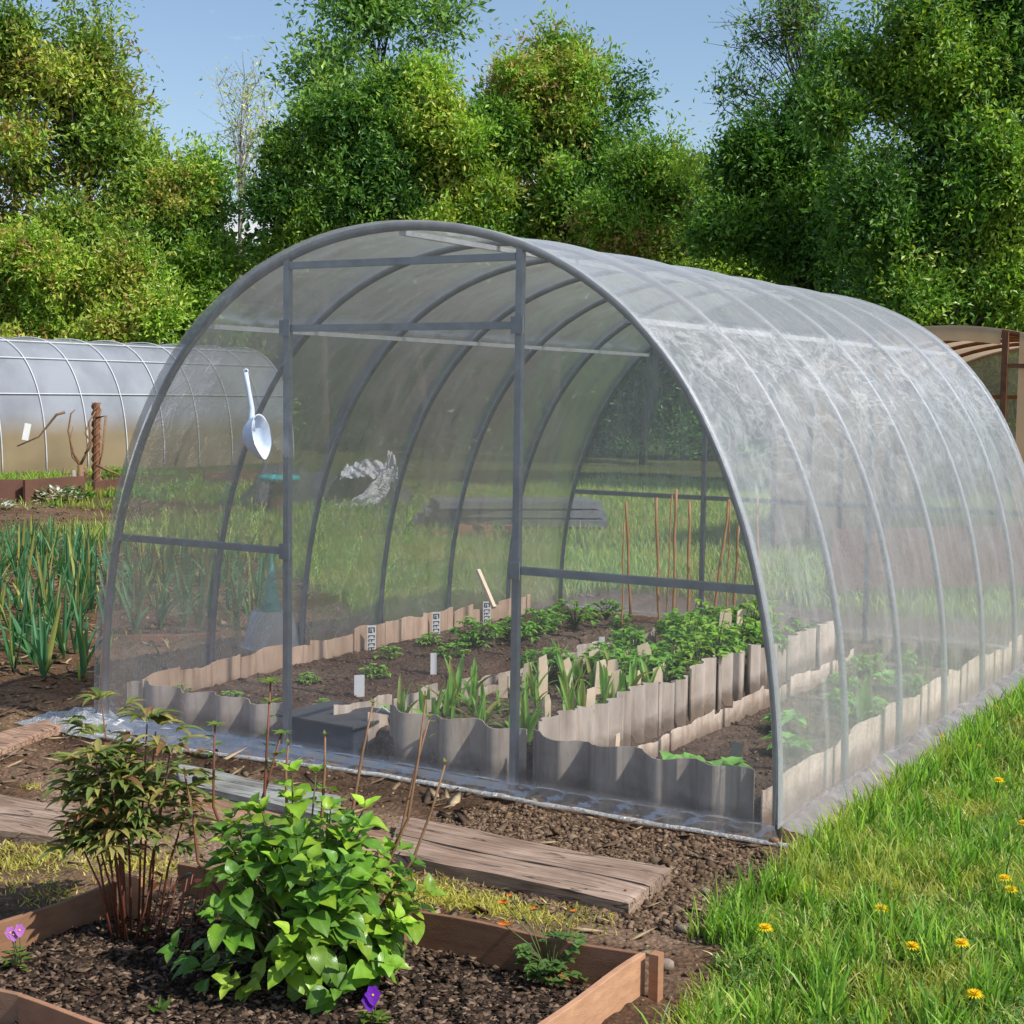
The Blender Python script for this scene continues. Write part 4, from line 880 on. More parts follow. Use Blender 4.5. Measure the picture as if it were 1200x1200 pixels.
# stone at the front right corner, bent wire
def stone(p, s, label, mat='soilbit', col=(.30, .17, .11), name='stone'):
    n = 10; V = []; 
    for i in range(7):
        for j in range(n):
            ph = PI*(i+.001)/6; th = 2*PI*j/n; q = sph(th, ph); f = 1+.35*(float(vn(q.x*1.6+p[0]*9, q.y*1.6, q.z*1.6))-.5); V.append((p[0]+q.x*s*f, p[1]+q.y*s*.8*f, p[2]+q.z*s*.75*f))
    mb = MB(); mb.add(V, [(i*n+j, (i+1)*n+j, (i+1)*n+(j+1) % n, i*n+(j+1) % n) for i in range(6) for j in range(n)], col=col)
    return tag(mb.build(name, M[mat], None, tuple(p), smooth=True), label, 'stone')
p = gp(907, 993); stone((p.x, p.y, .02), .018, 'small rusty brown stone holding down the film at the right corner')
for i, (px, py, lab) in enumerate(((826, 1048, 'pale stone right of the wide plank end'), (800, 1092, 'round greyish stone on the soil below the plank end'), (779, 1135, 'flat pale stone beside the bed corner'), (752, 1050, 'stone tucked against the plank end'), (668, 905, 'grey stone in the soil by the front film hem'))):
    p = gp(px, py); stone((p.x, p.y, .008), .016+.004*(i % 3), lab, col=(.34, .27, .22))
# ------------------------------------------------------------------ ladle hanging on the front film
la = thing('ladle', (-.567, -.075, 1.30), 'pale blue plastic ladle hanging on the front film left of the door', 'ladle')
D = (Vector((-.567, -.075, 1.30))-Vector(CAM)).dot(fw)
hp = [at(x, y, D) for x, y in ((288, 437), (291, 455), (295, 478), (295, 492), (293, 505))]
s = MB(); V = []; nn = 8
s.tube(hp, [.0095, .0090, .0105, .013, .020], 8, cap=True); s.build('handle', M['ladle'], la, smooth=True)
s = MB(); q0 = hp[0]; cc = q0+up*.006; s.tube([cc+(rt*math.cos(a)+up*math.sin(a))*.008 for a in [2*PI*k/12 for k in range(13)]], .0035, 6, cap=False); s.build('hanging_loop', M['ladle'], la, smooth=True)
s = MB(); s.tube([cc-fw*.012+up*.004, cc+fw*.045+up*.006], .0022, 6); s.build('hook', M['steel'], la, smooth=True)
ctr = at(300, 511, D); 
# bowl: opening faces right-front; axis points to opening
ax = (rt*.90-fw*.36+up*.14).normalized(); zx = (up - ax*up.dot(ax)).normalized(); yx = ax.cross(zx)
V = []; prof = [(.0005, -.062), (.022, -.060), (.042, -.045), (.055, -.022), (.060, 0), (.0625, .004), (.058, .002), (.053, -.02), (.041, -.040), (.02, -.055), (.0005, -.057)]
n = 30
for r_, z_ in prof:
    for k in range(n):
        a = 2*PI*k/n; sp = 1+(.20*max(0, math.cos(a-PI))**10 if r_ > .05 else 0)
        V.append(ctr+zx*(r_*math.cos(a)*sp*1.3)+yx*(r_*math.sin(a)*1.1)+ax*(z_*1.15+.022))
mb = MB(); mb.add(V, [(i*n+k, i*n+(k+1) % n, (i+1)*n+(k+1) % n, (i+1)*n+k) for i in range(len(prof)-1) for k in range(n)]); mb.build('bowl', M['ladle'], la, smooth=True)
# ------------------------------------------------------------------ onions on the left
random.seed(90)
GO = {0: ('garlic plants in the nearest row', 'tall blue green garlic plant in the row nearest the path'), 1: ('garlic plants in the middle rows', 'blue green garlic plant in the crowded middle rows of the left plot'), 2: ('garlic plants in the far rows', 'small garlic plant in the far rows of the left plot')}
og = [leek('garlic_plant', (-9, -9, 0), .50, 6+i % 3, .031, (.085, .225, .10), '', 'plant', None, 91+i) for i in range(6)]
rr = random.Random(8); placed = []
for (px, py) in ((16, 792), (52, 798), (98, 796), (40, 780), (-30, 790), (75, 775)): p = gp(px, py); placed.append((p.x, p.y, 0, .86))
for row, (px0, px1, y0, n, s, g_) in enumerate(((-30, 110, 765, 7, .92, 0), (-30, 330, 742, 12, .95, 1), (-30, 330, 722, 13, .95, 1), (-20, 320, 702, 14, .95, 1), (-20, 330, 684, 15, .85, 1), (-20, 120, 668, 12, .8, 2), (-20, 120, 655, 12, .7, 2), (-20, 115, 644, 12, .6, 2))):
    for i in range(n):
        px = px0+(px1-px0)*(i+rr.uniform(-.3, .3))/n; py = y0+rr.uniform(-6, 6); p = gp(px, py)
        if p.x > -1.85: continue
        placed.append((p.x, p.y, g_, s*rr.uniform(.8, 1.1)))
for i, (x, y, g_, s) in enumerate(placed):
    shift(og[i % 6], (x, y, hz(x, y)-.01), rr.uniform(0, 6), s, GO[g_][1], GO[g_][0])
for o in og: wipe(o)
# ------------------------------------------------------------------ objects beyond the left wall
def arch_simple(cx, hw, H, n=40, p=.82, q=.8):
    return [(cx+hw*math.copysign(abs(math.cos(t))**p, math.cos(t)), H*math.sin(t)**q) for t in [PI*i/n for i in range(n+1)]]
# polycarbonate greenhouse on the left
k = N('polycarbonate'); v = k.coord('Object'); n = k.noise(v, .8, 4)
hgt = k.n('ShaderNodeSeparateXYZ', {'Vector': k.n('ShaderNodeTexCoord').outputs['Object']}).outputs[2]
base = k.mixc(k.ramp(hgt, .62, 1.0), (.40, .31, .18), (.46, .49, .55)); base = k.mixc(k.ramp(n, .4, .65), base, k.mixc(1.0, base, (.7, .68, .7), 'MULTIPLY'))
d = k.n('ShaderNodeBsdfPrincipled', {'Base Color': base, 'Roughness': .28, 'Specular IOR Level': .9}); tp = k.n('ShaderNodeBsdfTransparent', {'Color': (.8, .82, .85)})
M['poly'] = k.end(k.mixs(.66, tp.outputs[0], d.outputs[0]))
M['white_frame'] = simple('white frame', (.72, .74, .77), (.6, .62, .66), rough=.4)
X0, YE = -16.0, 19.0; gh2 = thing('polycarbonate_greenhouse', (X0-1.5, YE, 0), 'long grey polycarbonate tunnel greenhouse in the left background', 'greenhouse')
prof = arch_simple(X0-1.5, 1.5, 2.25, 48); ya = YE-.9*13
yv = np.linspace(ya, YE, 80); V = np.array([[(x, y, z+.012*math.sin(y*7)*0) for y in yv] for x, z in prof])
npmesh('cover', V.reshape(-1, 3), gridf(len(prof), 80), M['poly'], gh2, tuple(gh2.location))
for i in range(14):
    y = YE-.9*i; MB().tube([(X0-1.5+(x-X0+1.5)*1.012, y, z*1.01) for x, z in prof], .010, 6).build('arch_rib', M['white_frame'], gh2, smooth=True)
for fr_ in (8, 14, 19):
    x, z = prof[fr_]; MB().tube([(X0-1.5+(x-X0+1.5)*1.015, ya, z*1.012), (X0-1.5+(x-X0+1.5)*1.015, YE, z*1.012)], .010, 6).build('purlin', M['white_frame'], gh2, smooth=True)
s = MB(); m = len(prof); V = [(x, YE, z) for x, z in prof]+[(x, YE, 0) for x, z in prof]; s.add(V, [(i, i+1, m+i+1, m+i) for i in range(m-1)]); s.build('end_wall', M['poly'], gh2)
c = at(31, 506, 21.5); s = MB(); s.box(-.045, .045, -.01, .01, -.12, .12, Matrix.Translation(c) @ Matrix.Rotation(1.0, 4, 'Z') @ Matrix.Rotation(.2, 4, 'Y')); s.build('white_sticker', M['white'], gh2)
# brown edging of the flower bed before it
M['redboard'] = simple('red brown board', (.16, .075, .05), (.11, .05, .035), rough=.8, scale=3)
for i, (a, b, h, lab) in enumerate((((-70, 590), (27, 588), .30, 'red brown board at the left edge before the polycarbonate greenhouse'), ((30, 589), (100, 583), .30, 'red brown board behind the white flowers'), ((112, 582), (150, 577), .22, 'low red brown board right of the rusty post'), ((240, 572), (345, 566), .25, 'dark red brown board seen through the film'))):
    A, B = gp(*a), gp(*b); board('garden_board', (A.x, A.y), (B.x, B.y), h, .04, lab, mat='redboard', cat='edging board', z0=-.02)
# rusty post with vine
p = gp(113, 578); r = thing('vine_post', (p.x, p.y, 0), 'rusty post wound with bare vine stems before the polycarbonate greenhouse', 'post')
Dp = (p-Vector(CAM)).dot(fw); s = MB(); s.tube([p-Vector((0, 0, .1)), at(113, 472, Dp)], .045, 8); s.build('post', M['rust'], r)
s = MB(); 
for kx in range(3):
    s.tube([p.lerp(at(113, 472, Dp), u/24)+Vector((.06*math.cos(u*.9+kx*2), .06*math.sin(u*.9+kx*2), 0)) for u in range(25)], .012, 5)
s.build('vine', M['twig'], r, smooth=True)
r = thing('bare_vine', tuple(gp(93, 585)), 'bare brown grape vine with curling branches left of the rusty post', 'vine')
def limb(s, pts, Dd, r0, r1): 
    P_ = [at(x, y, Dd) for x, y in pts]; n = len(P_); s.tube(P_, [r0+(r1-r0)*i/(n-1) for i in range(n)], 6)
s = MB(); limb(s, [(94, 588), (95, 565), (94, 545)], Dp-.3, .05, .04); s.build('trunk', M['twig'], r, smooth=True)
s = MB()
for pts in ([(94, 545), (86, 530), (80, 505), (83, 485), (88, 480)], [(94, 545), (102, 530), (106, 512), (104, 495), (112, 482)], [(94, 545), (85, 535), (82, 515), (86, 500)], [(100, 532), (108, 520), (100, 508), (103, 498)], [(76, 483), (66, 486), (55, 500), (45, 512), (20, 523)], [(104, 548), (100, 556), (96, 560)], [(113, 545), (128, 552), (140, 556)], [(112, 490), (124, 487), (120, 530), (116, 545)], [(205, 545), (212, 525), (222, 505), (230, 490)]):
    s = MB(); limb(s, pts, Dp-.2, .02, .008); s.build('branch', M['twig'], r, smooth=True)
p = gp(88, 568); s = MB(); s.tube([gp(88, 582), at(86, 552, Dp-.5)], [.05, .03], 8); tag(s.build('white_stub', M['birch'], None, tuple(gp(88, 582)), smooth=True), 'short whitish stump beside the vine', 'stump')
# white flower clump, green clump
def clump(name, px, py, rx, rz, n, cols, lab, seed, lsz, petal=False, cat='plant', D=None):
    random.seed(seed); b = gp(px, py); r = thing(name, (b.x, b.y, 0), lab, cat); l = Leaves()
    for k in range(n):
        a = random.uniform(0, 2*PI); q = random.random()**.5; t = b+Vector((rx*q*math.cos(a), rx*q*math.sin(a), rz*(1-q*q*.7)*random.uniform(.3, 1)))
        l.leaf(t, (math.cos(a+random.uniform(-1, 1)), math.sin(a), random.uniform(0, 1)), (0, 0, 1), lsz*random.uniform(.6, 1.2), lsz*.6, droop=.3, col=vary(random.choice(cols), .2), nu=3)
    l.build('blooms' if petal else 'foliage', M['petal' if petal else 'leaf_plain'], r); return r
clump('white_phlox', 68, 588, .28, .22, 170, [(.75, .70, .74), (.8, .78, .8), (.1, .18, .04)], 'clump of white flowers before the red brown board', 1, .09, True, 'flower')
clump('white_phlox', 3, 598, .15, .15, 60, [(.7, .7, .72), (.1, .18, .04)], 'small white flower clump at the left edge', 11, .07, True, 'flower')
clump('green_clump', 90, 588, .22, .20, 150, [(.06, .16, .02), (.09, .2, .03)], 'bright green low clump right of the white flowers', 2, .08)
clump('green_clump', 130, 560, .3, .16, 90, [(.14, .2, .03)], 'yellow green clump at the foot of the greenhouse right of the post', 3, .09)
clump('berry_bush', 485, 600, .42, .85, 420, [(.08, .15, .03), (.12, .18, .04), (.17, .2, .05)], 'green shrub beside the film covered heap, seen through the tunnel', 4, .07)
clump('berry_bush', 530, 560, .5, .7, 300, [(.08, .15, .03), (.14, .18, .05)], 'olive shrub behind the film covered heap', 5, .09)
clump('berry_bush', 360, 560, .5, .3, 160, [(.10, .18, .03)], 'low green plant by the teal topped post', 6, .07)
clump('berry_bush', 790, 545, .9, 1.1, 600, [(.05, .15, .04), (.08, .2, .05)], 'dense green shrub behind the rear film', 7, .11)
clump('berry_bush', 700, 540, .8, 1.0, 500, [(.06, .17, .05), (.1, .2, .05)], 'green shrub left of the rear door post', 8, .11)
# dark heap under dark sheet with torn white film
M['tarp'] = simple('dark sheet', (.09, .085, .09), (.05, .05, .055), rough=.6, scale=2, bump=.6, bscale=6, dist=.05)
M['tornfilm'] = simple('torn white film', (.80, .80, .82), (.50, .50, .54), rough=.4, scale=6, bump=.9, bscale=14, dist=.04)
c = gp(380, 592); r = thing('covered_heap', (c.x, c.y, 0), 'long low heap wrapped in dark sheet beyond the left wall', 'heap')
dx = (rt-Vector((0, 0, rt.z))).normalized(); dy = Vector((-dx.y, dx.x, 0)); V = []; na, nb = 40, 16
for i in range(na+1):
    for j in range(nb+1):
        u = i/na; w = j/nb; ed = min(1, 8*min(u, 1-u)); x = -1.1+2.2*u; z = .42*ed*math.sin(PI*w)**.35*(1+.15*math.sin(u*9)); q = c+dx*x+dy*(w*.9); V.append((q.x, q.y, z+.02*math.sin(u*60)))
npmesh('dark_sheet', np.array(V), gridf(na+1, nb+1), M['tarp'], r, tuple(r.location))
def drape(A, B, par, seed, n=60, m=14):
    V = []
    def along(P_, u): f = u*(len(P_)-1); k = min(int(f), len(P_)-2); return P_[k].lerp(P_[k+1], f-k)
    for i in range(n+1):
        a_, b_ = along(A, i/n), along(B, i/n)
        for j in range(m+1):
            v = j/m; p = a_.lerp(b_, v); f = .10*(float(fbm(i*.16+seed, j*.55, 0, 3, seed))-.5)+.03*math.sin(i*.5+j*.9)
            V.append(tuple(p+dy*f+up*(.08*(float(fbm(i*.3, j*.3+seed, 0, 3, 3))-.5))))
    return npmesh('torn_film', np.array(V), gridf(n+1, m+1), M['tornfilm'], par, tuple(par.location))
hr = thing('torn_film_sheet', tuple(c), 'crumpled torn white film draped over the end of the dark heap', 'plastic film')
Dh = (c-Vector(CAM)).dot(fw)
def dp(L): return [at(x, y, Dh+o) for x, y, o in L]
drape(dp([(343, 609, -.5), (390, 610, -.5), (430, 606, -.45), (452, 585, -.35), (466, 552, -.2), (461, 530, -.1)]), dp([(345, 598, -.3), (388, 595, -.3), (420, 582, -.3), (440, 562, -.2), (452, 546, -.1), (455, 528, -.05)]), hr, 3)
drape(dp([(398, 560, -.15), (430, 559, -.15), (466, 562, -.15)]), dp([(404, 546, .2), (432, 538, .2), (466, 545, .2)]), hr, 8)
# teal topped post
p = gp(322, 605); Dt = (p-Vector(CAM)).dot(fw); tp2 = at(327, 562, Dt); r = thing('garden_table', (p.x, p.y, 0), 'round teal top on a short post, seen through the film', 'table')
s = MB(); s.tube([p, tp2], .10, 8); s.build('post', M['redboard'], r); s = MB(); s.lathe([(.001, .05), (.22, .05), (.24, .03), (.24, 0), (.2, -.02), (.001, -.02)], 24, tuple(tp2)); s.build('top', M['teal'], r, smooth=True)
# slate boards stack
p = gp(598, 620); r = thing('board_stack', (p.x, p.y, 0), 'low stack of grey boards lying in the meadow', 'boards')
for i in range(3):
    s = MB(); s.box(-1.0+.1*i, 1.0-.05*i, -.35, .35, .06+.09*i, .13+.09*i, Matrix.Translation(p) @ Matrix.Rotation(YAW+.1*i, 4, 'Z')); s.build('board', simple('grey board', (.20, .20, .21), (.12, .12, .13)), r)
p = gp(560, 630); r = thing('brick_pile', (p.x, p.y, 0), 'small pile of reddish bricks in the meadow', 'bricks')
Mb = simple('brick', (.38, .17, .12), (.28, .12, .09), rough=.9)
for i in range(7):
    s = MB(); s.box(-.12, .12, -.06, .06, 0, .06, Matrix.Translation(p+dx*(-.33+.11*(i*2 % 7))+Vector((0, 0, .065*(i % 2)))) @ Matrix.Rotation(YAW+i*.5, 4, 'Z')); s.build('brick', Mb, r)
# orange brick kerb piece & tub with teal funnel
A, B = gp(150, 752), gp(272, 748); board('tile_edging', (A.x, A.y), (B.x, B.y), .05, .05, 'orange clay edging strip lying on the soil beyond the left wall', mat='rust', tone=(2.6, 2.2, 2.0), cat='edging')
p = gp(318, 762); r = thing('plastic_bucket', (p.x, p.y, 0), 'upturned grey plastic bucket behind the film, left of the first door post', 'bucket')
k_ = simple('pale grey plastic', (.50, .50, .54), (.40, .41, .45), rough=.4)
s = MB(); s.lathe([(.0, .0), (.15, .0), (.155, .02), (.118, .20), (.108, .215), (.001, .22)], 28, (p.x, p.y, 0)); s.build('body', k_, r, smooth=True)
s = MB(); s.lathe([(.155, .015), (.165, .015), (.165, .03), (.152, .03)], 28, (p.x, p.y, 0)); s.build('rim', k_, r, smooth=True)
s = MB(); s.tube([(p.x+.16*math.cos(a), p.y+.16*math.sin(a), .03+.05*math.sin(a/1.0)*.3) for a in [PI*.9+i*.25 for i in range(9)]], .005, 5); s.build('handle', M['white'], r)
r = thing('net_wrap', (p.x, p.y, .22), 'thin teal net twisted to a point standing on the upturned bucket', 'net'); s = MB()
s.lathe([(.055, .222), (.045, .27), (.03, .36), (.012, .46), (.004, .55)], 12, (p.x, p.y, 0)); s.build('net', M['teal'], r, smooth=True)
# plastic curtains hanging from the rear (vertical drips)
# ------------------------------------------------------------------ right background tunnel
k = N('yellowed film'); n = k.noise(k.coord('Object'), 1.5, 4); col = k.mixc(k.ramp(n, .35, .7), (.85, .66, .46), (.68, .50, .33))
d1 = k.n('ShaderNodeBsdfDiffuse', {'Color': col}); t1 = k.n('ShaderNodeBsdfTranslucent', {'Color': col}); M['oldfilm'] = k.end(k.mixs(.45, d1.outputs[0], t1.outputs[0]))
cx3, cy3 = -.27, 8.4; g3 = thing('old_film_greenhouse', (cx3, cy3, 0), 'old arched greenhouse with rusty frame and yellowed film behind on the right', 'greenhouse')
pr = [(cx3+1.55*math.cos(t), 1.25+.79*math.sin(t)) for t in [PI*i/32 for i in range(33)]]; full = [(cx3+1.55, 0)]+pr+[(cx3-1.55, 0)]
yv = np.linspace(cy3, cy3+4.6, 10); V = np.array([[(x, y, z) for y in yv] for x, z in full]); npmesh('cover_film', V.reshape(-1, 3), gridf(len(full), 10), M['oldfilm'], g3, tuple(g3.location))
for i in range(6): MB().tube([(cx3+(x-cx3)*.985, cy3+.92*i+.02, z*.99) for x, z in full], .022, 6).build('arch_rib', M['rust'], g3, smooth=True)
for x in (cx3-.48, cx3+.48): MB().tube([(x, cy3, 0), (x, cy3, 1.98)], .035, 4, sq=True).build('door_post', M['rust'], g3)
MB().tube([(cx3+.5, cy3, 1.70), (cx3+1.4, cy3, 1.70)], .025, 4, sq=True).build('crossbar', M['rust'], g3)
MB().tube([(cx3-1.4, cy3+4.5, 1.45), (cx3+.5, cy3+4.5, 1.45)], .03, 4, sq=True).build('crossbar', M['rust'], g3)
# front panels: strip above door and right side
s = MB(); inner = [(x, z) for x, z in pr if x <= cx3+.47]; m = len(inner); V = [(x, cy3-.01, z) for x, z in inner]+[(cx3+(x-cx3)*.97, cy3-.01, max(1.2, z-.13)) for x, z in inner]; s.add(V, [(i, i+1, m+i+1, m+i) for i in range(m-1)]); s.build('front_valance', M['oldfilm'], g3)
s = MB(); inner = [(x, z) for x, z in pr if x > cx3+.48]; m = len(inner); V = [(x, cy3-.012, z) for x, z in inner]+[(x, cy3-.012, 0) for x, z in inner]; s.add(V, [(i, i+1, m+i+1, m+i) for i in range(m-1)]); s.build('front_panel', M['oldfilm'], g3)
s = MB(); V = [(x, cy3+4.6, z) for x, z in full]; m = len(V); V += [(x, cy3+4.6, 0) for x, z in full]; s.add(V, [(i, i+1, m+i+1, m+i) for i in range(m-1)]); s.build('rear_panel', film('rear old film', .45, .1, 2, tint=(.5, .5, .4)), g3)
A = Vector((1.9, 5.2, 0)); board('garden_board', (-.2, 5.4), (1.9, 7.8), .42, .05, 'long reddish board seen through the right film wall', mat='redboard', tone=(2.4, 2.2, 2.1), z0=.1)
# ------------------------------------------------------------------ trees
def tree(name, blobs, D, nl, size, pal, label, cat='tree', trunk=None, seed=0, spread=.32, group=None, bark='bark', clr=.35, twigs=True, depth=.7, shell=.45, lobes=1.0, lobr=1.0):
    lobes *= 3.0; lobr *= .74*max(1, D/28)
    """blobs (px, py, rx, ry) in photograph pixels at distance D"""
    r = np.random.default_rng(seed); s = D/F
    base = gp(trunk[0], 480, 0) if False else None
    tx = at(trunk[0], 500, D); root_xy = (tx.x, tx.y)
    root = thing(name, (tx.x, tx.y, 0), label, cat, group)
    area = np.array([b[2]*b[3] for b in blobs], float); area /= area.sum()
    RT = np.array(rt); FW = np.array((-math.sin(YAW), math.cos(YAW), 0)); UP = np.array((0, 0, 1.0))
    nl = int(nl*2.0); size = size*.66*max(1, D/27); spread *= max(1, D/27); ncl = max(8, int(nl/26)); which = r.choice(len(blobs), ncl, p=area)
    cen = np.array([tuple(at(b[0], b[1], D)) for b in blobs]); rad = np.array([(b[2]*s, depth*(b[2]+b[3])/2*s, b[3]*s) for b in blobs])
    v = r.normal(size=(ncl, 3)); v /= np.linalg.norm(v, axis=1)[:, None]; q = r.random(ncl)**shell
    lump = .78+.5*fbm(v[:, 0]*2.2+which*3.1, v[:, 1]*2.2, v[:, 2]*2.2, 3, seed)
    v = v*(q*lump)[:, None]*rad[which]
    nlob = max(5, int(lobes*sum(b[2]*b[3] for b in blobs)*s*s*1.6*min(1, 27/D)**2)); lw = r.choice(len(blobs), nlob, p=area)
    lv_ = r.normal(size=(nlob, 3)); lv_ /= np.linalg.norm(lv_, axis=1)[:, None]; lc = lv_*(r.random(nlob)**.33*1.02)[:, None]*rad[lw]
    pick = r.random(ncl) < .84; li = r.integers(0, nlob, ncl); lr = (.32+.45*r.random(nlob))*lobr
    off = r.normal(size=(ncl, 3)); off /= np.linalg.norm(off, axis=1)[:, None]; off *= (r.random(ncl)**.5*lr[li])[:, None]*np.array((1.15, 1.15, .8))
    off[:, 2] += np.minimum(.5, r.exponential(.18, ncl))*(r.random(ncl) < .3); v = np.where(pick[:, None], lc[li]+off, v); which = np.where(pick, lw[li], which); ltone = np.where(pick, r.random(nlob)[li], .5); cc = cen[which]+v[:, :1]*RT*1+v[:, 1:2]*FW+v[:, 2:]*UP
    cc[:, 2] = np.maximum(cc[:, 2], .15)
    per = 26; n = ncl*per
    tw = r.normal(size=(ncl, 5, 3)); tw[..., 2] += .5; tw /= np.linalg.norm(tw, axis=2)[..., None]
    ci = np.repeat(np.arange(ncl), per); ti = r.integers(0, 5, n); u = r.random(n)
    sprd = spread*(.6+.8*r.random(ncl))
    P = cc[ci]+tw[ci, ti]*(u*sprd[ci])[:, None]+r.normal(0, spread*.12, (n, 3)); P[:, 2] = np.maximum(P[:, 2], .05)
    d = tw[ci, ti]+r.normal(0, .8, (n, 3)); d /= np.linalg.norm(d, axis=1)[:, None]
    nn = r.normal(0, .7, (n, 3))+np.array((.25, -.1, .8)); sd = np.cross(d, nn); sd /= np.linalg.norm(sd, axis=1)[:, None]; nn = np.cross(sd, d)
    L = size*(.55+.9*r.random(n)); W = L*.42
    V = np.stack([P, P+d*(L*.45)[:, None]+sd*(W*.5)[:, None]+nn*(L*.05)[:, None], P+d*L[:, None]-nn*(L*.12)[:, None], P+d*(L*.45)[:, None]-sd*(W*.5)[:, None]+nn*(L*.05)[:, None]], 1)
    Q = np.arange(n*4).reshape(n, 4)
    pal = np.array(pal); tone = r.random(ncl); hi = (cc[:, 2]-cc[:, 2].min())/(np.ptp(cc[:, 2])+1e-6)
    pc_ = fbm(cc[:, 0]*.7, cc[:, 1]*.7, cc[:, 2]*.7, 2, seed+5); idx = np.clip((pc_*1.25-.12+r.normal(0, .16, ncl))*len(pal), 0, len(pal)-1).astype(int)
    C = np.array((1.0, 1.0, .85))*2.2*pal[idx][ci]*(.72+.28*tone+.35*ltone)[ci][:, None]*(.7+.6*r.random((n, 1)))
    npmesh('crown', V.reshape(-1, 3), Q, M['leaf_far'], root, tuple(root.location), col=np.repeat(C, 4, 0), smooth=False)
    # trunk and limbs
    tb = MB(); zt = max(c[2] for c in cen); R0 = trunk[1]; top = cen[np.argmax(cen[:, 2])]
    B0 = Vector((root_xy[0], root_xy[1], -.1)); Tp = Vector(top)+Vector((0, 0, .5*rad[np.argmax(cen[:, 2])][2])); pts = []
    for i in range(9):
        u_ = i/8; p_ = B0.lerp(Vector((Tp.x, Tp.y, Tp.z)), u_); p_.x = B0.x+(Tp.x-B0.x)*u_**1.5+.12*math.sin(u_*5+seed); p_.y = B0.y+(Tp.y-B0.y)*u_**1.5; pts.append(p_)
    tb.tube(pts, [R0*(1-.88*i/8) for i in range(9)], 9); tk = tb.build('trunk', M[bark], root, smooth=True)
    lb = MB(); rr = random.Random(seed)
    order = r.permutation(ncl)[:min(ncl, 70)]
    for c_i in order:
        e = Vector(cc[c_i]); f = max(.10, min(.93, e.z/Tp.z*.86-.04)); j = f*8; i0 = min(7, int(j)); st = pts[i0].lerp(pts[i0+1], j-i0)
        m1 = st.lerp(e, .5)+Vector((rr.uniform(-.15, .15), rr.uniform(-.15, .15), rr.uniform(0, .35)))
        r1 = R0*(1-.88*f)*.38; lb.tube([st, st.lerp(m1, .5)+Vector((0, 0, .05)), m1, e], [r1, r1*.75, r1*.5, .008], 5, cap=False)
        if twigs:
            for k in range(4):
                t2 = Vector(tw[c_i, k])*sprd[c_i]; lb.tube([e, e+t2*.6, e+t2*1.05], [.008, .005, .003], 3, cap=False)
    lb.build('limbs', M[bark], root, smooth=True)
    return root
LG = [(.045, .10, .018), (.065, .13, .022), (.10, .17, .03), (.15, .20, .035), (.20, .17, .05)]
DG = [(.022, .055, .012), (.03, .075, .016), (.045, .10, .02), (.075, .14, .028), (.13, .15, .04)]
YG = [(.09, .15, .022), (.12, .19, .028), (.16, .22, .035), (.20, .21, .045), (.19, .14, .05)]
# left
tree('tall_willow', [(85, 50, 80, 75), (40, 150, 100, 80), (140, 130, 50, 80), (0, 70, 60, 80), (50, 250, 120, 60), (150, 230, 55, 60), (60, 330, 120, 60)], 36, 34000, .17, [(.055, .09, .02), (.08, .13, .025), (.12, .17, .03), (.18, .19, .04), (.17, .12, .045)], 'tall loose crowned tree rising above the hedge at far left', trunk=(122, .20), seed=1, spread=.5, shell=.6, lobes=.7)
tree('bushy_tree', [(205, 240, 48, 45), (230, 300, 38, 60), (180, 290, 60, 60)], 35, 14000, .15, LG, 'rounded bright green tree just left of the bare birch', trunk=(215, .10), seed=2, spread=.4)
tree('hedge_shrub', [(40, 345, 75, 55), (-20, 340, 60, 60), (20, 420, 100, 50), (0, 480, 90, 40)], 33, 20000, .16, YG+[(.16, .10, .06)], 'yellow green hedge shrub with brownish patch at the left edge', 'shrub', trunk=(20, .06), seed=3, spread=.35)
tree('hedge_shrub', [(150, 355, 70, 62), (150, 430, 80, 60)], 33, 16000, .15, YG, 'yellow green hedge shrub above the end of the polycarbonate greenhouse', 'shrub', trunk=(150, .06), seed=4, spread=.35)
tree('hedge_shrub', [(240, 355, 50, 48), (225, 410, 80, 50), (250, 470, 80, 50)], 34, 17000, .15, [YG[0], YG[1], LG[1], YG[2], DG[1]], 'green hedge shrub left of the tunnel shoulder', 'shrub', trunk=(250, .06), seed=5, spread=.35)
tree('bare_birch', [(288, 135, 20, 36), (288, 200, 26, 50)], 39, 520, .12, [(.25, .28, .10), (.3, .3, .15)], 'thin pale birch with nearly bare branches in the gap', trunk=(272, .11), seed=6, bark='birch', spread=.6)
# middle
tree('poplar', [(410, 20, 40, 45), (470, 5, 50, 45), (390, 110, 40, 60), (500, 50, 28, 40), (345, 100, 26, 36)], 46, 4200, .20, [(.06, .12, .04), (.09, .16, .045), (.12, .19, .05)], 'tall airy poplar standing behind the middle trees', trunk=(393, .17), seed=7, spread=.8, shell=.7, lobes=.8)
tree('maple_tree', [(378, 205, 62, 80), (356, 270, 50, 60), (420, 230, 60, 90), (400, 150, 40, 50)], 34, 36000, .15, [DG[0], DG[1], DG[3], LG[2], LG[3]], 'dense dark green tree right of the bare birch', trunk=(375, .13), seed=8, spread=.36)
tree('maple_tree', [(480, 160, 70, 70), (530, 210, 70, 80), (460, 260, 70, 70), (560, 260, 60, 60), (575, 180, 38, 60), (450, 110, 40, 36)], 34.5, 40000, .15, [DG[1], DG[3], LG[2], LG[3], YG[1], YG[3]], 'broad green tree in front of the airy poplar', trunk=(500, .14), seed=9, spread=.36)
tree('oak_tree', [(650, 120, 70, 75), (610, 190, 60, 80), (705, 190, 75, 90), (735, 110, 35, 50), (640, 260, 80, 60), (650, 60, 26, 36)], 35, 52000, .15, [DG[0], DG[2], DG[3], LG[2], LG[3], YG[4]], 'tall pointed tree with brownish tips in the middle background', trunk=(655, .16), seed=10, spread=.38)
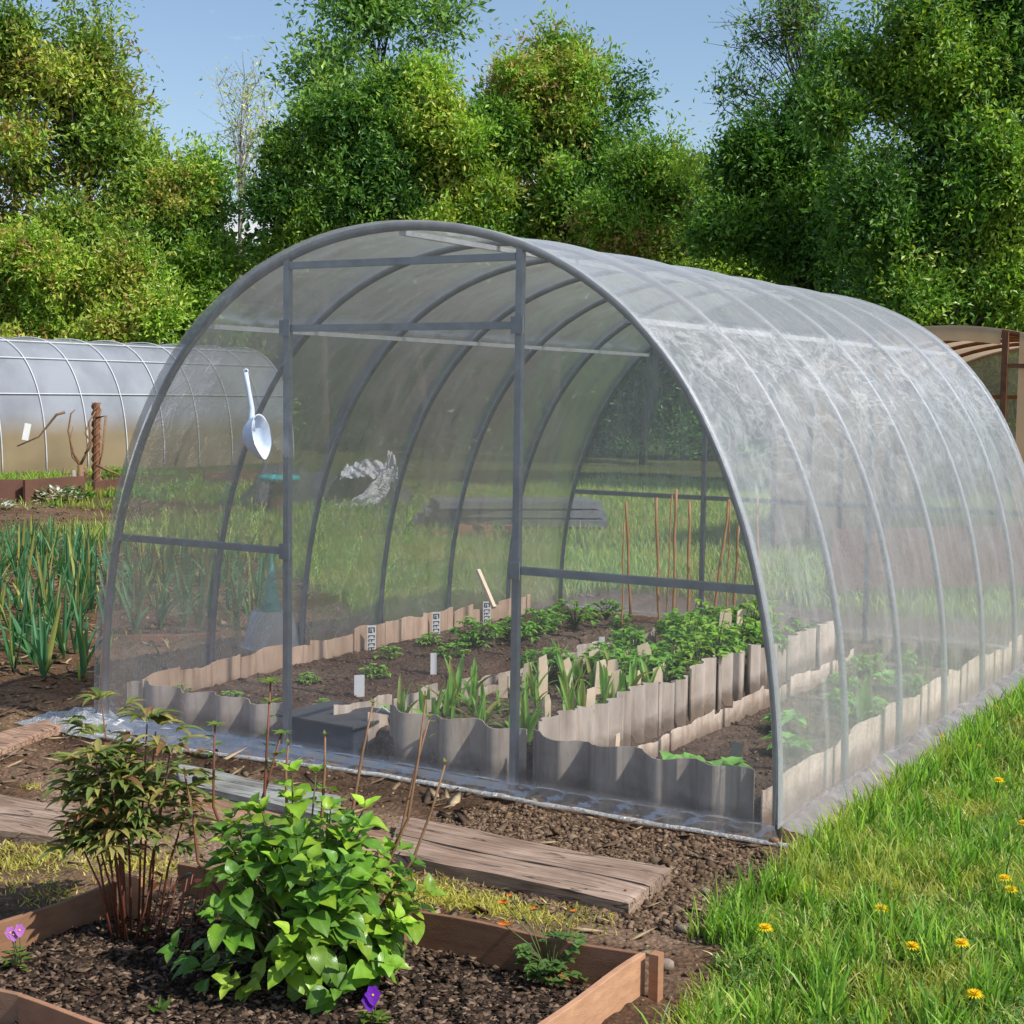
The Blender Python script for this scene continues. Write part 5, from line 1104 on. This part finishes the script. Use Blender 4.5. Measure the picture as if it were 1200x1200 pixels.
tree('hedge_shrub', [(740, 260, 60, 70), (790, 230, 45, 60), (800, 300, 60, 50)], 31, 26000, .14, [DG[2], LG[1], YG[0], YG[1], YG[4]], 'yellow green shrub with reddish tips right of the pointed tree', 'shrub', trunk=(760, .08), seed=11, spread=.35)
tree('young_ash', [(850, 240, 45, 65), (895, 270, 50, 70), (860, 310, 60, 50)], 30, 8500, .13, [DG[2], LG[2], LG[3], YG[2]], 'light leaved young tree with sky showing through, before the big dark tree', trunk=(860, .07), seed=12, spread=.4, shell=.6)
# right
tree('lime_tree', [(940, 185, 72, 60), (900, 240, 70, 70), (960, 260, 80, 90), (945, 130, 40, 36)], 24, 48000, .15, [DG[0], DG[1], DG[2], DG[3], LG[2]], 'dark rounded tree left of the huge right hand tree', trunk=(950, .16), seed=13, spread=.36)
tree('lime_tree', [(1095, 20, 95, 90), (1180, 80, 110, 120), (1060, 160, 110, 110), (1170, 240, 120, 110), (1050, 290, 110, 80), (1230, 320, 100, 80), (1110, 350, 110, 50)], 21, 95000, .135, [DG[0], DG[1], DG[3], LG[1], LG[3], YG[1], YG[2]], 'huge dense dark tree filling the upper right', trunk=(1110, .25), seed=14, spread=.36, depth=.55)
tree('bare_poplar', [(915, 60, 45, 60), (860, 120, 35, 45), (950, 40, 30, 60)], 28, 1500, .15, [(.05, .10, .03), (.08, .13, .04)], 'sparse tree with long bare branches reaching above the dark trees', trunk=(925, .14), seed=15, spread=.55, shell=.8)
# low shrubs that close the view under the crowns
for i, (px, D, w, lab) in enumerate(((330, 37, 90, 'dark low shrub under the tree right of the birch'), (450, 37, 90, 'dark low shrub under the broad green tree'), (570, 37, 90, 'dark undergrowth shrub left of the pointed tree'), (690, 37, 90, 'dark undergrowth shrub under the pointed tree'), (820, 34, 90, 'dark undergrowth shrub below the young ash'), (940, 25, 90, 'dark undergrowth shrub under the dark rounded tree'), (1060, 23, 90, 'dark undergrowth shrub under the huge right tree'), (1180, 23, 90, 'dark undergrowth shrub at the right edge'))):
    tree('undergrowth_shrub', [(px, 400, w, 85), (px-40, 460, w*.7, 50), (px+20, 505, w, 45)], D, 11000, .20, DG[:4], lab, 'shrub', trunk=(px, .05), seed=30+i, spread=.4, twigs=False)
# dense wood far behind
r = np.random.default_rng(99); n = 60000
uu = r.uniform(-300, 1500, n); DD = r.uniform(50, 60, n); zz = r.random(n)**.8*(6.0+1.6*fbm(uu/90, uu*0, 0, 3, 5))
rts = np.array(rt); fws = np.array(fw); P = np.array(CAM)+DD[:, None]*(fws+((uu-600)/F)[:, None]*rts); P[:, 2] = zz
d = r.normal(size=(n, 3)); d /= np.linalg.norm(d, axis=1)[:, None]; nn = r.normal(size=(n, 3))+np.array((0, 0, .8)); sd = np.cross(d, nn); sd /= np.linalg.norm(sd, axis=1)[:, None]; L = .38*(.5+r.random(n))
V = np.stack([P, P+d*(L*.5)[:, None]+sd*(L*.28)[:, None], P+d*L[:, None], P+d*(L*.5)[:, None]-sd*(L*.28)[:, None]], 1)
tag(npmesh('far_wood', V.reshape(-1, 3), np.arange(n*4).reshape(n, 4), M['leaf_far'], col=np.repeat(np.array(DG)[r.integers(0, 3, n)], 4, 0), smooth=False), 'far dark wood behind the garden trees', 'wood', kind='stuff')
# ------------------------------------------------------------------ light
sun_dir = Vector((.88, .0, 0)).normalized()*math.cos(R(47))+Vector((0, 0, math.sin(R(47))))
w = bpy.data.worlds.new('World'); sc.world = w; w.use_nodes = True; nt_ = w.node_tree; nt_.nodes.clear(); NW = nt_.nodes.new; LK = nt_.links.new
sky = NW('ShaderNodeTexSky'); sky.sky_type = 'NISHITA'; sky.sun_disc = False; sky.sun_elevation = R(47); sky.sun_rotation = math.atan2(sun_dir.x, sun_dir.y); sky.air_density = 1.0; sky.dust_density = .8; sky.ozone_density = 1.2
tc = NW('ShaderNodeTexCoord'); sx = NW('ShaderNodeSeparateXYZ'); LK(tc.outputs['Generated'], sx.inputs[0])
ns = NW('ShaderNodeTexNoise'); ns.inputs['Scale'].default_value = 5; ns.inputs['Detail'].default_value = 8; ns.inputs['Roughness'].default_value = .6
mpn = NW('ShaderNodeMapping'); mpn.inputs['Scale'].default_value = (1, 1, 2.2); mpn.inputs['Location'].default_value = (.3, .1, 0); LK(tc.outputs['Generated'], mpn.inputs[0]); LK(mpn.outputs[0], ns.inputs['Vector'])
el = NW('ShaderNodeMapRange'); el.inputs['From Min'].default_value = .10; el.inputs['From Max'].default_value = .21; el.inputs['To Min'].default_value = .18; el.inputs['To Max'].default_value = -.12; LK(sx.outputs[2], el.inputs['Value'])
ad = NW('ShaderNodeMath'); ad.operation = 'ADD'; LK(ns.outputs['Fac'], ad.inputs[0]); LK(el.outputs[0], ad.inputs[1])
rp = NW('ShaderNodeValToRGB'); rp.color_ramp.elements[0].position = .54; rp.color_ramp.elements[1].position = .68; LK(ad.outputs[0], rp.inputs[0])
mx = NW('ShaderNodeMix'); mx.data_type = 'RGBA'; LK(rp.outputs[0], mx.inputs[0]); LK(sky.outputs[0], mx.inputs[6]); mx.inputs[7].default_value = (5.6, 5.7, 6.0, 1)
bg = NW('ShaderNodeBackground'); bg.inputs[1].default_value = .15; LK(mx.outputs[2], bg.inputs[0]); wo = NW('ShaderNodeOutputWorld'); LK(bg.outputs[0], wo.inputs[0])
sl = bpy.data.lights.new('sun', 'SUN'); sl.energy = 5.0; sl.angle = R(.53); sl.color = (1, .96, .88); so = bpy.data.objects.new('sun', sl); COL.objects.link(so)
so.rotation_euler = sun_dir.to_track_quat('Z', 'Y').to_euler()
sc.view_settings.view_transform = 'Standard'; sc.view_settings.look = 'None'; sc.view_settings.exposure = 0
sc.cycles.transparent_max_bounces = 32; sc.cycles.max_bounces = 6; sc.cycles.diffuse_bounces = 2; sc.cycles.glossy_bounces = 3; sc.cycles.transmission_bounces = 6
sc.cycles.use_denoising = True
